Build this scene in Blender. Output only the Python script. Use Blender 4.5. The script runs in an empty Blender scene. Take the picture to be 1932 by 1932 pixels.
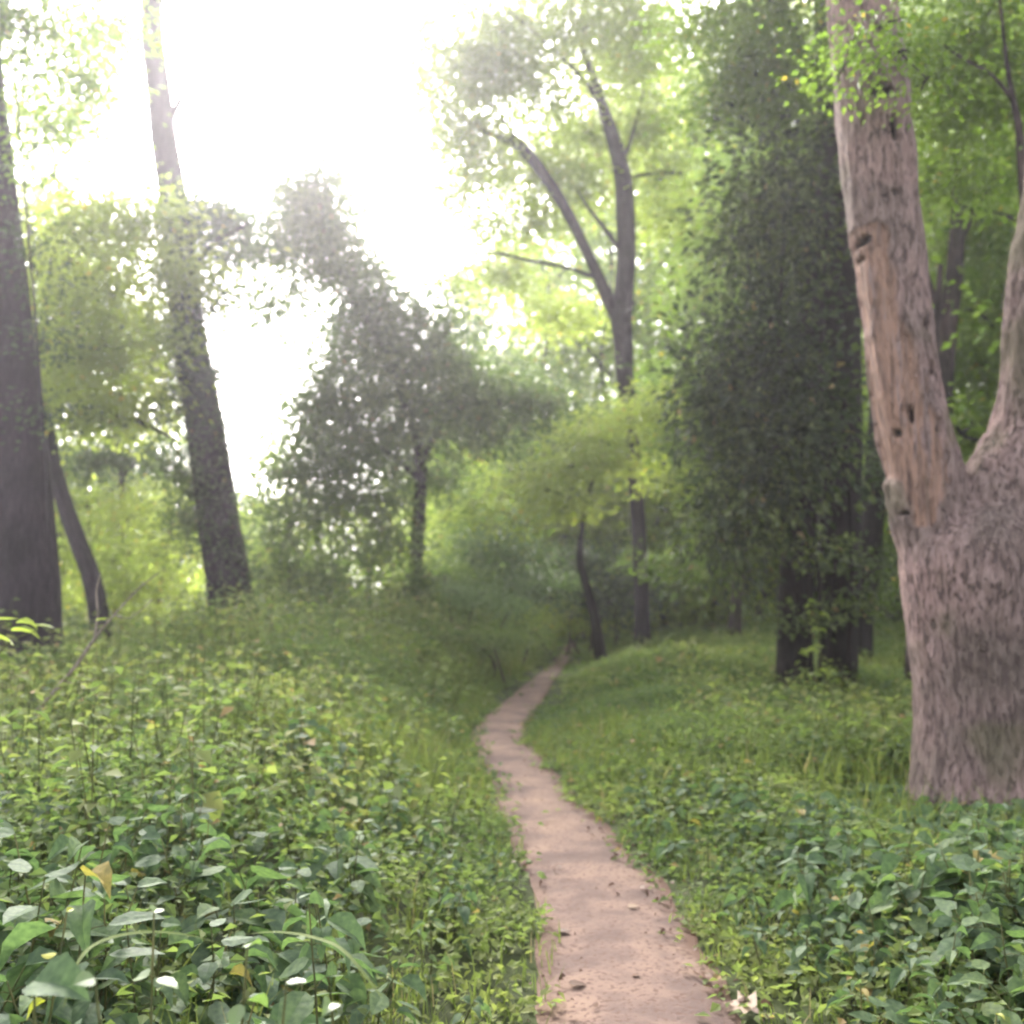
import bpy, bmesh, math, random
import numpy as np
from mathutils import Vector, noise as mnoise

# ------------------------------------------------------------------ camera, sky, sun, exposure
scene = bpy.context.scene
W = 1932.0                     # the photograph is read on a 1932 x 1932 grid
F = 0.96                       # focal length / picture width
PITCH = math.radians(5.06)
EYE = 1.5
cam_data = bpy.data.cameras.new('camera')
cam_data.sensor_width = 36; cam_data.lens = 36 * F
cam_data.clip_start = 0.05; cam_data.clip_end = 2000
cam_data.dof.use_dof = True
cam_data.dof.focus_distance = 2.6
cam_data.dof.aperture_fstop = 2.4
cam = bpy.data.objects.new('camera', cam_data)
scene.collection.objects.link(cam)
cam.location = (0, 0, EYE)
cam.rotation_euler = (math.radians(90) + PITCH, 0, 0)
scene.camera = cam

SUN_AZ = math.radians(-13)     # from +Y towards +X
SUN_EL = math.radians(33)
world = bpy.data.worlds.new("World"); scene.world = world; world.use_nodes = True
nt = world.node_tree; nt.nodes.clear()
wo = nt.nodes.new('ShaderNodeOutputWorld'); bg = nt.nodes.new('ShaderNodeBackground')
sky = nt.nodes.new('ShaderNodeTexSky'); sky.sky_type = 'NISHITA'; sky.sun_disc = False
sky.sun_elevation = SUN_EL; sky.sun_rotation = SUN_AZ
sky.air_density = 1.0; sky.dust_density = 5.0; sky.ozone_density = 0.6
hsv = nt.nodes.new('ShaderNodeHueSaturation'); hsv.inputs['Saturation'].default_value = 0.25
nt.links.new(sky.outputs[0], hsv.inputs['Color']); nt.links.new(hsv.outputs[0], bg.inputs[0])
nt.links.new(bg.outputs[0], wo.inputs[0]); bg.inputs[1].default_value = 0.15
sun_d = bpy.data.lights.new('sun', 'SUN'); sun_d.energy = 3.0; sun_d.angle = math.radians(22)
sun_d.color = (1.0, 0.95, 0.86)
sun = bpy.data.objects.new('sun', sun_d); scene.collection.objects.link(sun)
sdir = Vector((math.sin(SUN_AZ) * math.cos(SUN_EL), math.cos(SUN_AZ) * math.cos(SUN_EL), math.sin(SUN_EL)))
sun.rotation_euler = (-sdir).to_track_quat('-Z', 'Y').to_euler()
vs = scene.view_settings
vs.view_transform = 'Standard'; vs.look = 'None'; vs.gamma = 1.0; vs.use_curve_mapping = False
vs.exposure = 2.62
cy = scene.cycles
cy.max_bounces = 9; cy.diffuse_bounces = 6; cy.glossy_bounces = 2; cy.transmission_bounces = 7
cy.volume_bounces = 1; cy.transparent_max_bounces = 4
cy.caustics_reflective = False; cy.caustics_refractive = False
cy.filter_width = 2.2
cy.use_denoising = True
cy.use_adaptive_sampling = True; cy.adaptive_threshold = 0.02

COL = scene.collection
RNG = np.random.default_rng(11)
random.seed(5)

# ------------------------------------------------------------------ where things are
CP, SP = math.cos(PITCH), math.sin(PITCH)
def P(px, py, Y):
    """the point at distance Y ahead that the eye sees at grid position px, py"""
    dx = (px - W / 2) / W / F; dz = (W / 2 - py) / W / F
    d = np.array([dx, CP - dz * SP, SP + dz * CP])
    return np.array([0, 0, EYE]) + d * (Y / d[1])
def PW(w, Y): return w / W / F * Y * 1.01
def ground_hit(px, py, z=0.0):
    dx = (px - W / 2) / W / F; dz = (W / 2 - py) / W / F
    d = np.array([dx, CP - dz * SP, SP + dz * CP])
    return np.array([0, 0, EYE]) + d * ((z - EYE) / d[2])

# ------------------------------------------------------------------ noise
def _hash(ix, iy, iz):
    h = (ix * 374761393 + iy * 668265263 + iz * 2147483647 // 7 * 3) & 0xffffffff
    h = ((h ^ (h >> 13)) * 1274126177) & 0xffffffff
    h = (h ^ (h >> 16)) & 0xffffffff
    return h / 4294967295.0
def vnoise(p):
    p = np.asarray(p, float)
    if p.shape[1] == 2: p = np.c_[p, np.zeros(len(p))]
    i = np.floor(p).astype(np.int64); f = p - i; f = f * f * (3 - 2 * f)
    r = 0
    for a in (0, 1):
        for b in (0, 1):
            for c in (0, 1):
                w = (f[:, 0] if a else 1 - f[:, 0]) * (f[:, 1] if b else 1 - f[:, 1]) * (f[:, 2] if c else 1 - f[:, 2])
                r = r + w * _hash(i[:, 0] + a, i[:, 1] + b, i[:, 2] + c)
    return r
def fbm(p, oct=3):
    r = 0; a = 0.5; s = 0
    p = np.asarray(p, float)
    for o in range(oct):
        r = r + a * vnoise(p * 2 ** o + 17.3 * o); s += a; a *= 0.5
    return r / s
def sstep(x, a, b):
    t = np.clip((np.asarray(x, float) - a) / (b - a), 0, 1); return t * t * (3 - 2 * t)

# ------------------------------------------------------------------ materials
def mat(name):
    m = bpy.data.materials.new(name); m.use_nodes = True
    n = m.node_tree; n.nodes.clear()
    return m, n, n.nodes, n.links
def ramp(ns, stops):
    r = ns.new('ShaderNodeValToRGB'); e = r.color_ramp.elements
    e[0].position = stops[0][0]; e[0].color = (*stops[0][1], 1)
    e[1].position = stops[-1][0]; e[1].color = (*stops[-1][1], 1)
    for p, c in stops[1:-1]:
        x = e.new(p); x.color = (*c, 1)
    return r
def leaf_mat(name, stops, trans=0.45, tscale=(1.9, 2.2, 0.9), gloss=0.35, spec=0.35, mottle=False):
    """stops: colours along the per-leaf tint; light passes through the leaf too"""
    if len(stops) > 2:
        q = 0.94 / stops[-2][0]; stops = [(p * q, c) for p, c in stops[:-1]] + [stops[-1]]
    m, n, ns, L = mat(name)
    at = ns.new('ShaderNodeAttribute'); at.attribute_name = 'tint'
    r = ramp(ns, stops); L.new(at.outputs['Fac'], r.inputs[0])
    bs = ns.new('ShaderNodeBsdfPrincipled'); bs.inputs['Roughness'].default_value = gloss
    if mottle:
        tc = ns.new('ShaderNodeTexCoord'); nz = ns.new('ShaderNodeTexNoise'); nz.inputs['Scale'].default_value = 55; nz.inputs['Detail'].default_value = 4
        L.new(tc.outputs['Object'], nz.inputs['Vector']); mr = ramp(ns, [(0.35, (0.72, 0.76, 0.78)), (0.65, (1.22, 1.20, 1.12))]); L.new(nz.outputs['Fac'], mr.inputs[0])
        mm = ns.new('ShaderNodeMix'); mm.data_type = 'RGBA'; mm.blend_type = 'MULTIPLY'; mm.inputs[0].default_value = 1
        L.new(r.outputs[0], mm.inputs[6]); L.new(mr.outputs[0], mm.inputs[7])
        bp = ns.new('ShaderNodeBump'); bp.inputs['Strength'].default_value = 0.35; bp.inputs['Distance'].default_value = 0.01
        L.new(nz.outputs['Fac'], bp.inputs['Height']); L.new(bp.outputs[0], bs.inputs['Normal'])
        class _O: outputs = [mm.outputs[2]]
        r = _O
    bs.inputs['Specular IOR Level'].default_value = spec
    L.new(r.outputs[0], bs.inputs['Base Color'])
    mx = ns.new('ShaderNodeVectorMath'); mx.operation = 'MULTIPLY'
    L.new(r.outputs[0], mx.inputs[0]); mx.inputs[1].default_value = tscale
    tr = ns.new('ShaderNodeBsdfTranslucent'); L.new(mx.outputs[0], tr.inputs['Color'])
    ms = ns.new('ShaderNodeMixShader'); ms.inputs[0].default_value = trans
    L.new(bs.outputs[0], ms.inputs[1]); L.new(tr.outputs[0], ms.inputs[2])
    o = ns.new('ShaderNodeOutputMaterial'); L.new(ms.outputs[0], o.inputs[0])
    return m
def bark_mat(name, dark, mid, light, scale=1.0, bump=0.6, attr=False, zs=1.9):
    m, n, ns, L = mat(name)
    tc = ns.new('ShaderNodeTexCoord')
    mp = ns.new('ShaderNodeMapping'); mp.inputs['Scale'].default_value = (9 * scale, 9 * scale, zs * scale)
    L.new(tc.outputs['Object'], mp.inputs[0])
    n1 = ns.new('ShaderNodeTexNoise'); n1.inputs['Scale'].default_value = 1.6; n1.inputs['Detail'].default_value = 8; n1.inputs['Roughness'].default_value = 0.68
    L.new(mp.outputs[0], n1.inputs['Vector'])
    r = ramp(ns, [(0.30, dark), (0.50, mid), (0.72, light)]); L.new(n1.outputs['Fac'], r.inputs[0])
    n2 = ns.new('ShaderNodeTexNoise'); n2.inputs['Scale'].default_value = 1.3; n2.inputs['Detail'].default_value = 3
    L.new(tc.outputs['Object'], n2.inputs['Vector'])
    blotch = ramp(ns, [(0.38, (0.62, 0.64, 0.60)), (0.50, (0.95, 0.92, 0.90)), (0.62, (1.18, 1.08, 1.06))]); L.new(n2.outputs['Fac'], blotch.inputs[0])
    mu = ns.new('ShaderNodeMix'); mu.data_type = 'RGBA'; mu.blend_type = 'MULTIPLY'; mu.inputs[0].default_value = 1
    L.new(r.outputs[0], mu.inputs[6]); L.new(blotch.outputs[0], mu.inputs[7])
    mc = ns.new('ShaderNodeMix'); mc.data_type = 'RGBA'
    fk = ns.new('ShaderNodeTexNoise'); fk.inputs['Scale'].default_value = 2.3; fk.inputs['Detail'].default_value = 6; fk.inputs['Roughness'].default_value = 0.6
    L.new(mp.outputs[0], fk.inputs['Vector']); cr = ramp(ns, [(0.38, (0, 0, 0)), (0.47, (1, 1, 1))]); L.new(fk.outputs['Fac'], cr.inputs[0])
    L.new(cr.outputs[0], mc.inputs[0]); mc.inputs[6].default_value = (*dark, 1); L.new(mu.outputs[2], mc.inputs[7])
    col = mc.outputs[2]
    h = ns.new('ShaderNodeMath'); h.operation = 'MULTIPLY_ADD'; L.new(cr.outputs[0], h.inputs[0]); h.inputs[1].default_value = 0.5
    L.new(n1.outputs['Fac'], h.inputs[2])
    if attr:   # bared wood, holes and moss painted by shape on the stem
        aw = ns.new('ShaderNodeAttribute'); aw.attribute_name = 'bare'
        wm = ns.new('ShaderNodeMapping'); wm.inputs['Scale'].default_value = (16, 16, 1.1)
        L.new(tc.outputs['Object'], wm.inputs[0])
        wn = ns.new('ShaderNodeTexNoise'); wn.inputs['Scale'].default_value = 1.5; wn.inputs['Detail'].default_value = 6; wn.inputs['Roughness'].default_value = .6
        L.new(wm.outputs[0], wn.inputs['Vector'])
        wr = ramp(ns, [(0.30, (0.085, 0.055, 0.050)), (0.42, (0.19, 0.120, 0.098)), (0.54, (0.30, 0.180, 0.135)), (0.64, (0.23, 0.165, 0.16)), (0.74, (0.36, 0.27, 0.25))])
        L.new(wn.outputs['Fac'], wr.inputs[0])
        a = ns.new('ShaderNodeMix'); a.data_type = 'RGBA'; L.new(aw.outputs['Fac'], a.inputs[0]); L.new(col, a.inputs[6]); L.new(wr.outputs[0], a.inputs[7])
        ah = ns.new('ShaderNodeAttribute'); ah.attribute_name = 'hole'
        b = ns.new('ShaderNodeMix'); b.data_type = 'RGBA'; L.new(ah.outputs['Fac'], b.inputs[0]); L.new(a.outputs[2], b.inputs[6]); b.inputs[7].default_value = (0.012, 0.008, 0.008, 1)
        am = ns.new('ShaderNodeAttribute'); am.attribute_name = 'moss'
        c = ns.new('ShaderNodeMix'); c.data_type = 'RGBA'; L.new(am.outputs['Fac'], c.inputs[0]); L.new(b.outputs[2], c.inputs[6]); c.inputs[7].default_value = (0.10, 0.10, 0.045, 1)
        col = c.outputs[2]
    bp = ns.new('ShaderNodeBump'); bp.inputs['Strength'].default_value = bump; bp.inputs['Distance'].default_value = 0.03
    L.new(h.outputs[0], bp.inputs['Height'])
    bs = ns.new('ShaderNodeBsdfPrincipled'); bs.inputs['Roughness'].default_value = 0.9; bs.inputs['Specular IOR Level'].default_value = 0.2
    L.new(col, bs.inputs['Base Color']); L.new(bp.outputs[0], bs.inputs['Normal'])
    o = ns.new('ShaderNodeOutputMaterial'); L.new(bs.outputs[0], o.inputs[0])
    return m
def ground_mat(name, cols, scale, bump=0.4, speck=None):
    m, n, ns, L = mat(name)
    tc = ns.new('ShaderNodeTexCoord')
    n1 = ns.new('ShaderNodeTexNoise'); n1.inputs['Scale'].default_value = scale; n1.inputs['Detail'].default_value = 9; n1.inputs['Roughness'].default_value = 0.62
    L.new(tc.outputs['Object'], n1.inputs['Vector'])
    r = ramp(ns, cols); L.new(n1.outputs['Fac'], r.inputs[0]); col = r.outputs[0]
    n3 = ns.new('ShaderNodeTexNoise'); n3.inputs['Scale'].default_value = 45; n3.inputs['Detail'].default_value = 4
    L.new(tc.outputs['Object'], n3.inputs['Vector'])
    if speck:
        sr = ramp(ns, [(0.36, (1, 1, 1)), (0.46, (0, 0, 0))]); L.new(n3.outputs['Fac'], sr.inputs[0])
        mx = ns.new('ShaderNodeMix'); mx.data_type = 'RGBA'; L.new(sr.outputs[0], mx.inputs[0]); L.new(col, mx.inputs[6]); mx.inputs[7].default_value = (*speck, 1)
        at = ns.new('ShaderNodeAttribute'); at.attribute_name = 'edge'
        m2 = ns.new('ShaderNodeMix'); m2.data_type = 'RGBA'; L.new(at.outputs['Fac'], m2.inputs[0]); L.new(mx.outputs[2], m2.inputs[6]); m2.inputs[7].default_value = (0.10, 0.06, 0.045, 1)
        col = m2.outputs[2]
    ad = ns.new('ShaderNodeMath'); ad.operation = 'MULTIPLY_ADD'; L.new(n3.outputs['Fac'], ad.inputs[0]); ad.inputs[1].default_value = 0.25; L.new(n1.outputs['Fac'], ad.inputs[2])
    bp = ns.new('ShaderNodeBump'); bp.inputs['Strength'].default_value = bump; bp.inputs['Distance'].default_value = 0.03
    L.new(ad.outputs[0], bp.inputs['Height'])
    bs = ns.new('ShaderNodeBsdfPrincipled'); bs.inputs['Roughness'].default_value = 0.95; bs.inputs['Specular IOR Level'].default_value = 0.15
    L.new(col, bs.inputs['Base Color']); L.new(bp.outputs[0], bs.inputs['Normal'])
    o = ns.new('ShaderNodeOutputMaterial'); L.new(bs.outputs[0], o.inputs[0])
    return m

M = {}
M['soil'] = ground_mat('soil', [(0.3, (0.022, 0.026, 0.012)), (0.7, (0.055, 0.070, 0.025))], 3)
M['path'] = ground_mat('path_earth', [(0.30, (0.072, 0.050, 0.045)), (0.44, (0.118, 0.082, 0.071)), (0.54, (0.165, 0.112, 0.091)), (0.68, (0.215, 0.146, 0.110))], 2.1, 0.8, (0.10, 0.062, 0.05))
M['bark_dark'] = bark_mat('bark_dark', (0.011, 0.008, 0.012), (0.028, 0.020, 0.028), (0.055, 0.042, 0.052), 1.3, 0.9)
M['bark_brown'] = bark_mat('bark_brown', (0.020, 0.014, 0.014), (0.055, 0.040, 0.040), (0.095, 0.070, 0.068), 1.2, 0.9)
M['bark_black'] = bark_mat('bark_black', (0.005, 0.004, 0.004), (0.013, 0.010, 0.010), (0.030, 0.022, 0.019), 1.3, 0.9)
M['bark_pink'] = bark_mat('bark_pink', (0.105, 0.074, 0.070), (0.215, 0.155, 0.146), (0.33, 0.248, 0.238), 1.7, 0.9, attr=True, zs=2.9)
M['twig_pale'] = bark_mat('twig_pale', (0.10, 0.085, 0.07), (0.22, 0.19, 0.16), (0.34, 0.30, 0.26), 3, 0.3)
M['stem_green'] = bark_mat('stem_green', (0.04, 0.05, 0.02), (0.09, 0.10, 0.035), (0.15, 0.13, 0.05), 4, 0.2)
Y0, Y1, Y2, Y3 = (0.035, 0.075, 0.018), (0.070, 0.125, 0.022), (0.115, 0.165, 0.026), (0.17, 0.19, 0.035)
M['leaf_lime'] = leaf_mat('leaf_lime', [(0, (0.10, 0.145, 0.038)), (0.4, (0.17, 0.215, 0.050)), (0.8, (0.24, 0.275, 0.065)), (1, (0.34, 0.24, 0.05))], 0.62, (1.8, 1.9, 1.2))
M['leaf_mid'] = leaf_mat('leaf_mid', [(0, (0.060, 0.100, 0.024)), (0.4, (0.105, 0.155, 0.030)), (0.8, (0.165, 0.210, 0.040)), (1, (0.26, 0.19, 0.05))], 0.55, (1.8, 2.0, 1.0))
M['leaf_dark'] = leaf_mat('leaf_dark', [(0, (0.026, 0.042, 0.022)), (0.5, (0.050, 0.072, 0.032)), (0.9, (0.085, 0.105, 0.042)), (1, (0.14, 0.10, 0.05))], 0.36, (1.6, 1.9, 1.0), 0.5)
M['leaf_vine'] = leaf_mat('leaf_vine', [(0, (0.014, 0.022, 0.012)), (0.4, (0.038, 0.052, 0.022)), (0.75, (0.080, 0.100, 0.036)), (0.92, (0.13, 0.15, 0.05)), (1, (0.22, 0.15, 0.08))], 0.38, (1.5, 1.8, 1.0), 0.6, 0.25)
M['leaf_herb'] = leaf_mat('leaf_herb', [(0, (0.055, 0.082, 0.040)), (0.3, (0.098, 0.135, 0.052)), (0.6, (0.145, 0.178, 0.064)), (0.86, (0.20, 0.215, 0.080)), (1, (0.26, 0.18, 0.09))], 0.45, (1.5, 1.7, 1.0), 0.65, 0.15)
M['grass'] = leaf_mat('grass', [(0, (0.070, 0.100, 0.036)), (0.4, (0.120, 0.155, 0.045)), (0.75, (0.175, 0.195, 0.065)), (0.93, (0.25, 0.22, 0.12)), (1, (0.33, 0.26, 0.16))], 0.45, (1.5, 1.6, 1.0), 0.7, 0.1)
M['leaf_broad'] = leaf_mat('leaf_broad', [(0, (0.050, 0.080, 0.048)), (0.45, (0.085, 0.125, 0.070)), (0.8, (0.125, 0.170, 0.078)), (0.95, (0.17, 0.205, 0.08)), (1, (0.24, 0.19, 0.07))], 0.34, (1.5, 1.75, 0.9), 0.6, 0.14, True)
M['leaf_viny'] = leaf_mat('leaf_viny', [(0, (0.040, 0.062, 0.028)), (0.5, (0.092, 0.130, 0.045)), (0.9, (0.15, 0.19, 0.058)), (1, (0.18, 0.13, 0.06))], 0.5, (1.7, 1.9, 1.1), 0.5)
M['leaf_pale'] = leaf_mat('leaf_pale', [(0, (0.09, 0.13, 0.06)), (0.5, (0.15, 0.20, 0.09)), (1, (0.21, 0.25, 0.11))], 0.35, (1.5, 1.8, 0.8), 0.45, 0.45)
M['leaf_yellow'] = leaf_mat('leaf_yellow', [(0, (0.20, 0.26, 0.04)), (1, (0.45, 0.38, 0.06))], 0.4, (1.4, 1.5, 0.8), 0.5, 0.3)
M['leaf_dry'] = leaf_mat('leaf_dry', [(0, (0.070, 0.034, 0.022)), (0.5, (0.13, 0.065, 0.038)), (1, (0.24, 0.15, 0.10))], 0.15, (1.2, 1.1, 0.9), 0.6, 0.3)
M['leaf_dry_pale'] = leaf_mat('leaf_dry_pale', [(0, (0.20, 0.14, 0.085)), (1, (0.25, 0.165, 0.135))], 0.08, (1.2, 1.1, 0.9), 0.6, 0.3)

# ------------------------------------------------------------------ mesh building
class Buf:
    """triangles gathered as arrays, written out as ONE mesh"""
    def __init__(s): s.V = []; s.T = []; s.M = []; s.A = []; s.S = []; s.n = 0
    def add(s, V, T, m=0, tint=0.5, smooth=False):
        V = np.asarray(V, float).reshape(-1, 3); T = np.asarray(T, np.int64).reshape(-1, 3)
        s.V.append(V); s.T.append(T + s.n); s.n += len(V)
        s.M.append(np.full(len(T), m, np.int32)); s.S.append(np.full(len(T), smooth, bool))
        s.A.append(np.broadcast_to(np.asarray(tint, float), (len(T),)).copy() if np.ndim(tint) == 0 else np.asarray(tint, float))
    def mesh(s, name, mats):
        V = np.concatenate(s.V); T = np.concatenate(s.T); Mi = np.concatenate(s.M); A = np.concatenate(s.A); S = np.concatenate(s.S)
        me = bpy.data.meshes.new(name)
        me.vertices.add(len(V)); me.vertices.foreach_set('co', V.astype(np.float32).ravel())
        me.loops.add(len(T) * 3); me.loops.foreach_set('vertex_index', T.astype(np.int32).ravel())
        me.polygons.add(len(T)); me.polygons.foreach_set('loop_start', np.arange(0, len(T) * 3, 3, dtype=np.int32))
        me.polygons.foreach_set('material_index', Mi)
        me.polygons.foreach_set('use_smooth', S)
        for m in mats: me.materials.append(m)
        me.update(calc_edges=True)
        a = me.attributes.new('tint', 'FLOAT', 'FACE'); a.data.foreach_set('value', np.clip(A, 0, 1).astype(np.float32))
        return me
def link(name, me, parent=None, loc=None):
    o = bpy.data.objects.new(name, me); COL.objects.link(o)
    if parent is not None: o.parent = parent
    if loc is not None: o.location = loc
    return o
def tag(o, label, cat, group=None, kind=None):
    if label: o['label'] = label
    if cat: o['category'] = cat
    if group: o['group'] = group
    if kind: o['kind'] = kind
    return o
def empty(name, loc, label, cat, group=None):
    o = bpy.data.objects.new(name, None); COL.objects.link(o); o.location = loc; o.empty_display_size = 0.2
    return tag(o, label, cat, group)

def catmull(pts, per=6):
    pts = np.asarray(pts, float)
    if len(pts) < 3:
        t = np.linspace(0, 1, per + 1)[:, None]; return pts[0] * (1 - t) + pts[-1] * t
    p = np.vstack([2 * pts[0] - pts[1], pts, 2 * pts[-1] - pts[-2]])
    out = []
    for i in range(1, len(p) - 2):
        for k in range(per):
            t = k / per
            out.append(0.5 * ((2 * p[i]) + (-p[i-1] + p[i+1]) * t + (2*p[i-1] - 5*p[i] + 4*p[i+1] - p[i+2]) * t*t + (-p[i-1] + 3*p[i] - 3*p[i+1] + p[i+2]) * t**3))
    out.append(p[-2]); return np.array(out)
def tube(path, rad, seg=14, rough=0.0, seed=0.0, flare=None):
    """closed tube along a path; rough: uneven bark outline; returns V, T"""
    path = np.asarray(path, float); n = len(path); rad = np.asarray(rad, float)
    tan = np.gradient(path, axis=0); tan /= np.linalg.norm(tan, axis=1)[:, None] + 1e-9
    u = np.cross(tan, [0.31, 1.0, 0.17]); u /= np.linalg.norm(u, axis=1)[:, None] + 1e-9
    v = np.cross(tan, u)
    a = np.linspace(0, 2 * np.pi, seg, endpoint=False)
    ca, sa = np.cos(a), np.sin(a)
    R = rad[:, None] * np.ones(seg)
    if rough > 0:
        s = np.r_[0, np.cumsum(np.linalg.norm(np.diff(path, axis=0), axis=1))]
        g = np.stack([np.repeat((ca * 2.2)[None], n, 0).ravel(), np.repeat((sa * 2.2)[None], n, 0).ravel(), np.repeat(s[:, None] * 0.8, seg, 1).ravel()], 1) + seed
        R = R * (1 + rough * (fbm(g, 3).reshape(n, seg) - 0.5) * 2)
        g2 = g * [4, 4, 1.2]
        R = R * (1 + rough * 0.35 * (vnoise(g2).reshape(n, seg) - 0.5) * 2)
    if flare is not None:      # root buttresses: (amount per ring)
        lob = 0.5 + 0.5 * np.cos(a * 5 + seed * 3) * np.cos(a * 2 + seed)
        R = R * (1 + np.asarray(flare)[:, None] * (0.5 + 0.8 * lob)[None])
    V = path[:, None] + R[..., None] * (ca[None, :, None] * u[:, None] + sa[None, :, None] * v[:, None])
    V = V.reshape(-1, 3)
    i = np.arange(n - 1)[:, None] * seg; j = np.arange(seg)[None]; k = (j + 1) % seg
    q = np.stack([i + j, i + k, i + seg + k, i + seg + j], -1).reshape(-1, 4)
    T = np.vstack([q[:, [0, 1, 2]], q[:, [0, 2, 3]]])
    V = np.vstack([V, path[:1], path[-1:]]); b = n * seg
    jj = np.arange(seg); kk = (jj + 1) % seg
    T = np.vstack([T, np.c_[np.full(seg, b), kk, jj], np.c_[np.full(seg, b + 1), (n-1)*seg + jj, (n-1)*seg + kk]])
    return V, T

def unit(v): return v / (np.linalg.norm(v, axis=-1, keepdims=True) + 1e-9)
def rand_dirs(n, rng):
    return unit(rng.normal(size=(n, 3)))
# leaf outlines in the leaf's own frame: along, across, lift
SHAPES = {
 'dia': (np.array([[0, 0, 0], [0.42, 0.5, 0.12], [1, 0, -0.08], [0.42, -0.5, 0.12]]), np.array([[0, 1, 2], [0, 2, 3]])),
 'ov': (np.array([[0, 0, 0], [0.35, 0, 0.0], [0.7, 0, -0.04], [1, 0, -0.2],
                  [0.12, 0.34, 0.08], [0.38, 0.5, 0.12], [0.74, 0.30, 0.03],
                  [0.12, -0.34, 0.08], [0.38, -0.5, 0.12], [0.74, -0.30, 0.03], [0, 0, 0], [0.35, 0, 0.0], [0.7, 0, -0.04], [1, 0, -0.2]]),
        np.array([[0, 1, 4], [4, 1, 5], [1, 2, 5], [5, 2, 6], [2, 3, 6], [10, 7, 11], [7, 8, 11], [11, 8, 12], [8, 9, 12], [12, 9, 13]])),
 'lobed': (np.array([[0, 0, 0], [0.45, 0, 0.02], [1.0, 0, -0.1], [0.62, 0.18, 0.05], [0.72, 0.55, 0.0], [0.40, 0.28, 0.05], [0.18, 0.60, -0.02], [0.05, 0.20, 0.03],
                     [0.62, -0.18, 0.05], [0.72, -0.55, 0.0], [0.40, -0.28, 0.05], [0.18, -0.60, -0.02], [0.05, -0.20, 0.03]]),
           np.array([[1, 2, 3], [1, 3, 4], [1, 4, 5], [1, 5, 6], [1, 6, 7], [1, 7, 0], [1, 8, 2], [1, 9, 8], [1, 10, 9], [1, 11, 10], [1, 12, 11], [1, 0, 12]])),
}
CURL = np.random.default_rng(4)
def leaves(buf, pos, along, normal, size, width=0.6, tint=0.5, shape='dia', m=0, smooth=False):
    n = len(pos); S, T = SHAPES[shape]
    along = unit(np.asarray(along, float)); w = unit(np.cross(normal, along)); up = np.cross(along, w)
    size = np.broadcast_to(np.asarray(size, float), (n,)); wd = np.broadcast_to(np.asarray(width, float), (n,)) * size
    V = (pos[:, None] + S[None, :, 0:1] * (along * size[:, None])[:, None] + S[None, :, 1:2] * (w * wd[:, None])[:, None]
         + S[None, :, 2:3] * (up * (size * (CURL.uniform(-0.4, 2.6, n) if shape == 'ov' else np.ones(n)))[:, None])[:, None])
    TT = T[None] + (np.arange(n) * len(S))[:, None, None]
    tint = np.broadcast_to(np.asarray(tint, float), (n,))
    buf.add(V.reshape(-1, 3), TT.reshape(-1, 3), m, np.repeat(tint, len(T)), smooth)

DENS = 4.5
NLEAF = [0]
def crown_buf(buf, blobs, leaf=0.11, dens=1.0, tint=0.45, tvar=0.35, rng=None, origin=(0, 0, 0), flat=0.42, hub=None, twigs=True, shape='dia', spread=0.5, width=0.62, gap=0.0):
    """blobs: (centre, radii); each blob holds uneven sprays of leaves on twigs, so sky shows between them"""
    rng = rng or RNG
    for (c, r) in blobs:
        c = np.asarray(c, float); r = np.asarray(r, float)
        area = 4 * math.pi * ((r[0]*r[1])**1.6/3 + (r[0]*r[2])**1.6/3 + (r[1]*r[2])**1.6/3) ** (1/1.6)
        ntot = max(60, int(DENS * dens * area * 0.225 / (leaf * leaf * width * 0.5)))
        per = 55
        nc = max(4, ntot // per)
        d = rand_dirs(nc, rng); rr = rng.random(nc) ** 0.42
        sc = d * rr[:, None]
        if gap > 0:     # drop sprays where a coarse noise is low: uneven outline and holes
            nz = fbm((c + sc * r) * 0.9 / max(0.6, r.mean() * 0.35) , 2)
            keep = nz > gap * (0.55 + 0.45 * rr); sc = sc[keep]
        nc = len(sc)
        if nc == 0: continue
        cen = c + sc * r
        NLEAF[0] += nc * per
        srad = spread * leaf * 7 * (0.6 + 0.8 * rng.random(nc))
        ctint = tint + tvar * (rng.random(nc) - 0.5) + 0.8 * (fbm(cen * 0.9, 2) - 0.5)
        ci = np.repeat(np.arange(nc), per)
        off = rng.normal(size=(len(ci), 3)) * (srad[ci])[:, None] * [1, 1, flat]
        pos = cen[ci] + off
        al = unit(off + rng.normal(size=off.shape) * srad[ci][:, None] * 0.5) + [0, 0, -0.35]
        nr = rand_dirs(len(ci), rng) * 0.8 + [0, -0.15, 0.75]
        sz = leaf * (0.65 + 0.7 * rng.random(len(ci)))
        t = ctint[ci] + 0.22 * (rng.random(len(ci)) - 0.5)
        t = np.where(rng.random(len(ci)) < 0.012, 1.0, np.clip(t, 0, 0.92))
        leaves(buf, pos - origin, al, nr, sz, width * (0.8 + 0.4 * rng.random(len(ci))), t, shape)
        if twigs:
            h = c if hub is None else np.asarray(hub, float)
            sel = rng.permutation(nc)[:max(3, nc // 7)]
            for k in sel:
                p0 = c * 0.75 + h * 0.25 if hub is not None else c
                mid = (p0 + cen[k]) / 2 + rng.normal(size=3) * 0.08 * np.linalg.norm(cen[k] - p0) + [0, 0, 0.05 * r[2]]
                pth = catmull([p0 - origin, mid - origin, cen[k] - origin], 3)
                V, T = tube(pth, np.linspace(0.022, 0.006, len(pth)) * (leaf / 0.11), 4)
                buf.add(V, T, 1, 0.3, True)

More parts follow.
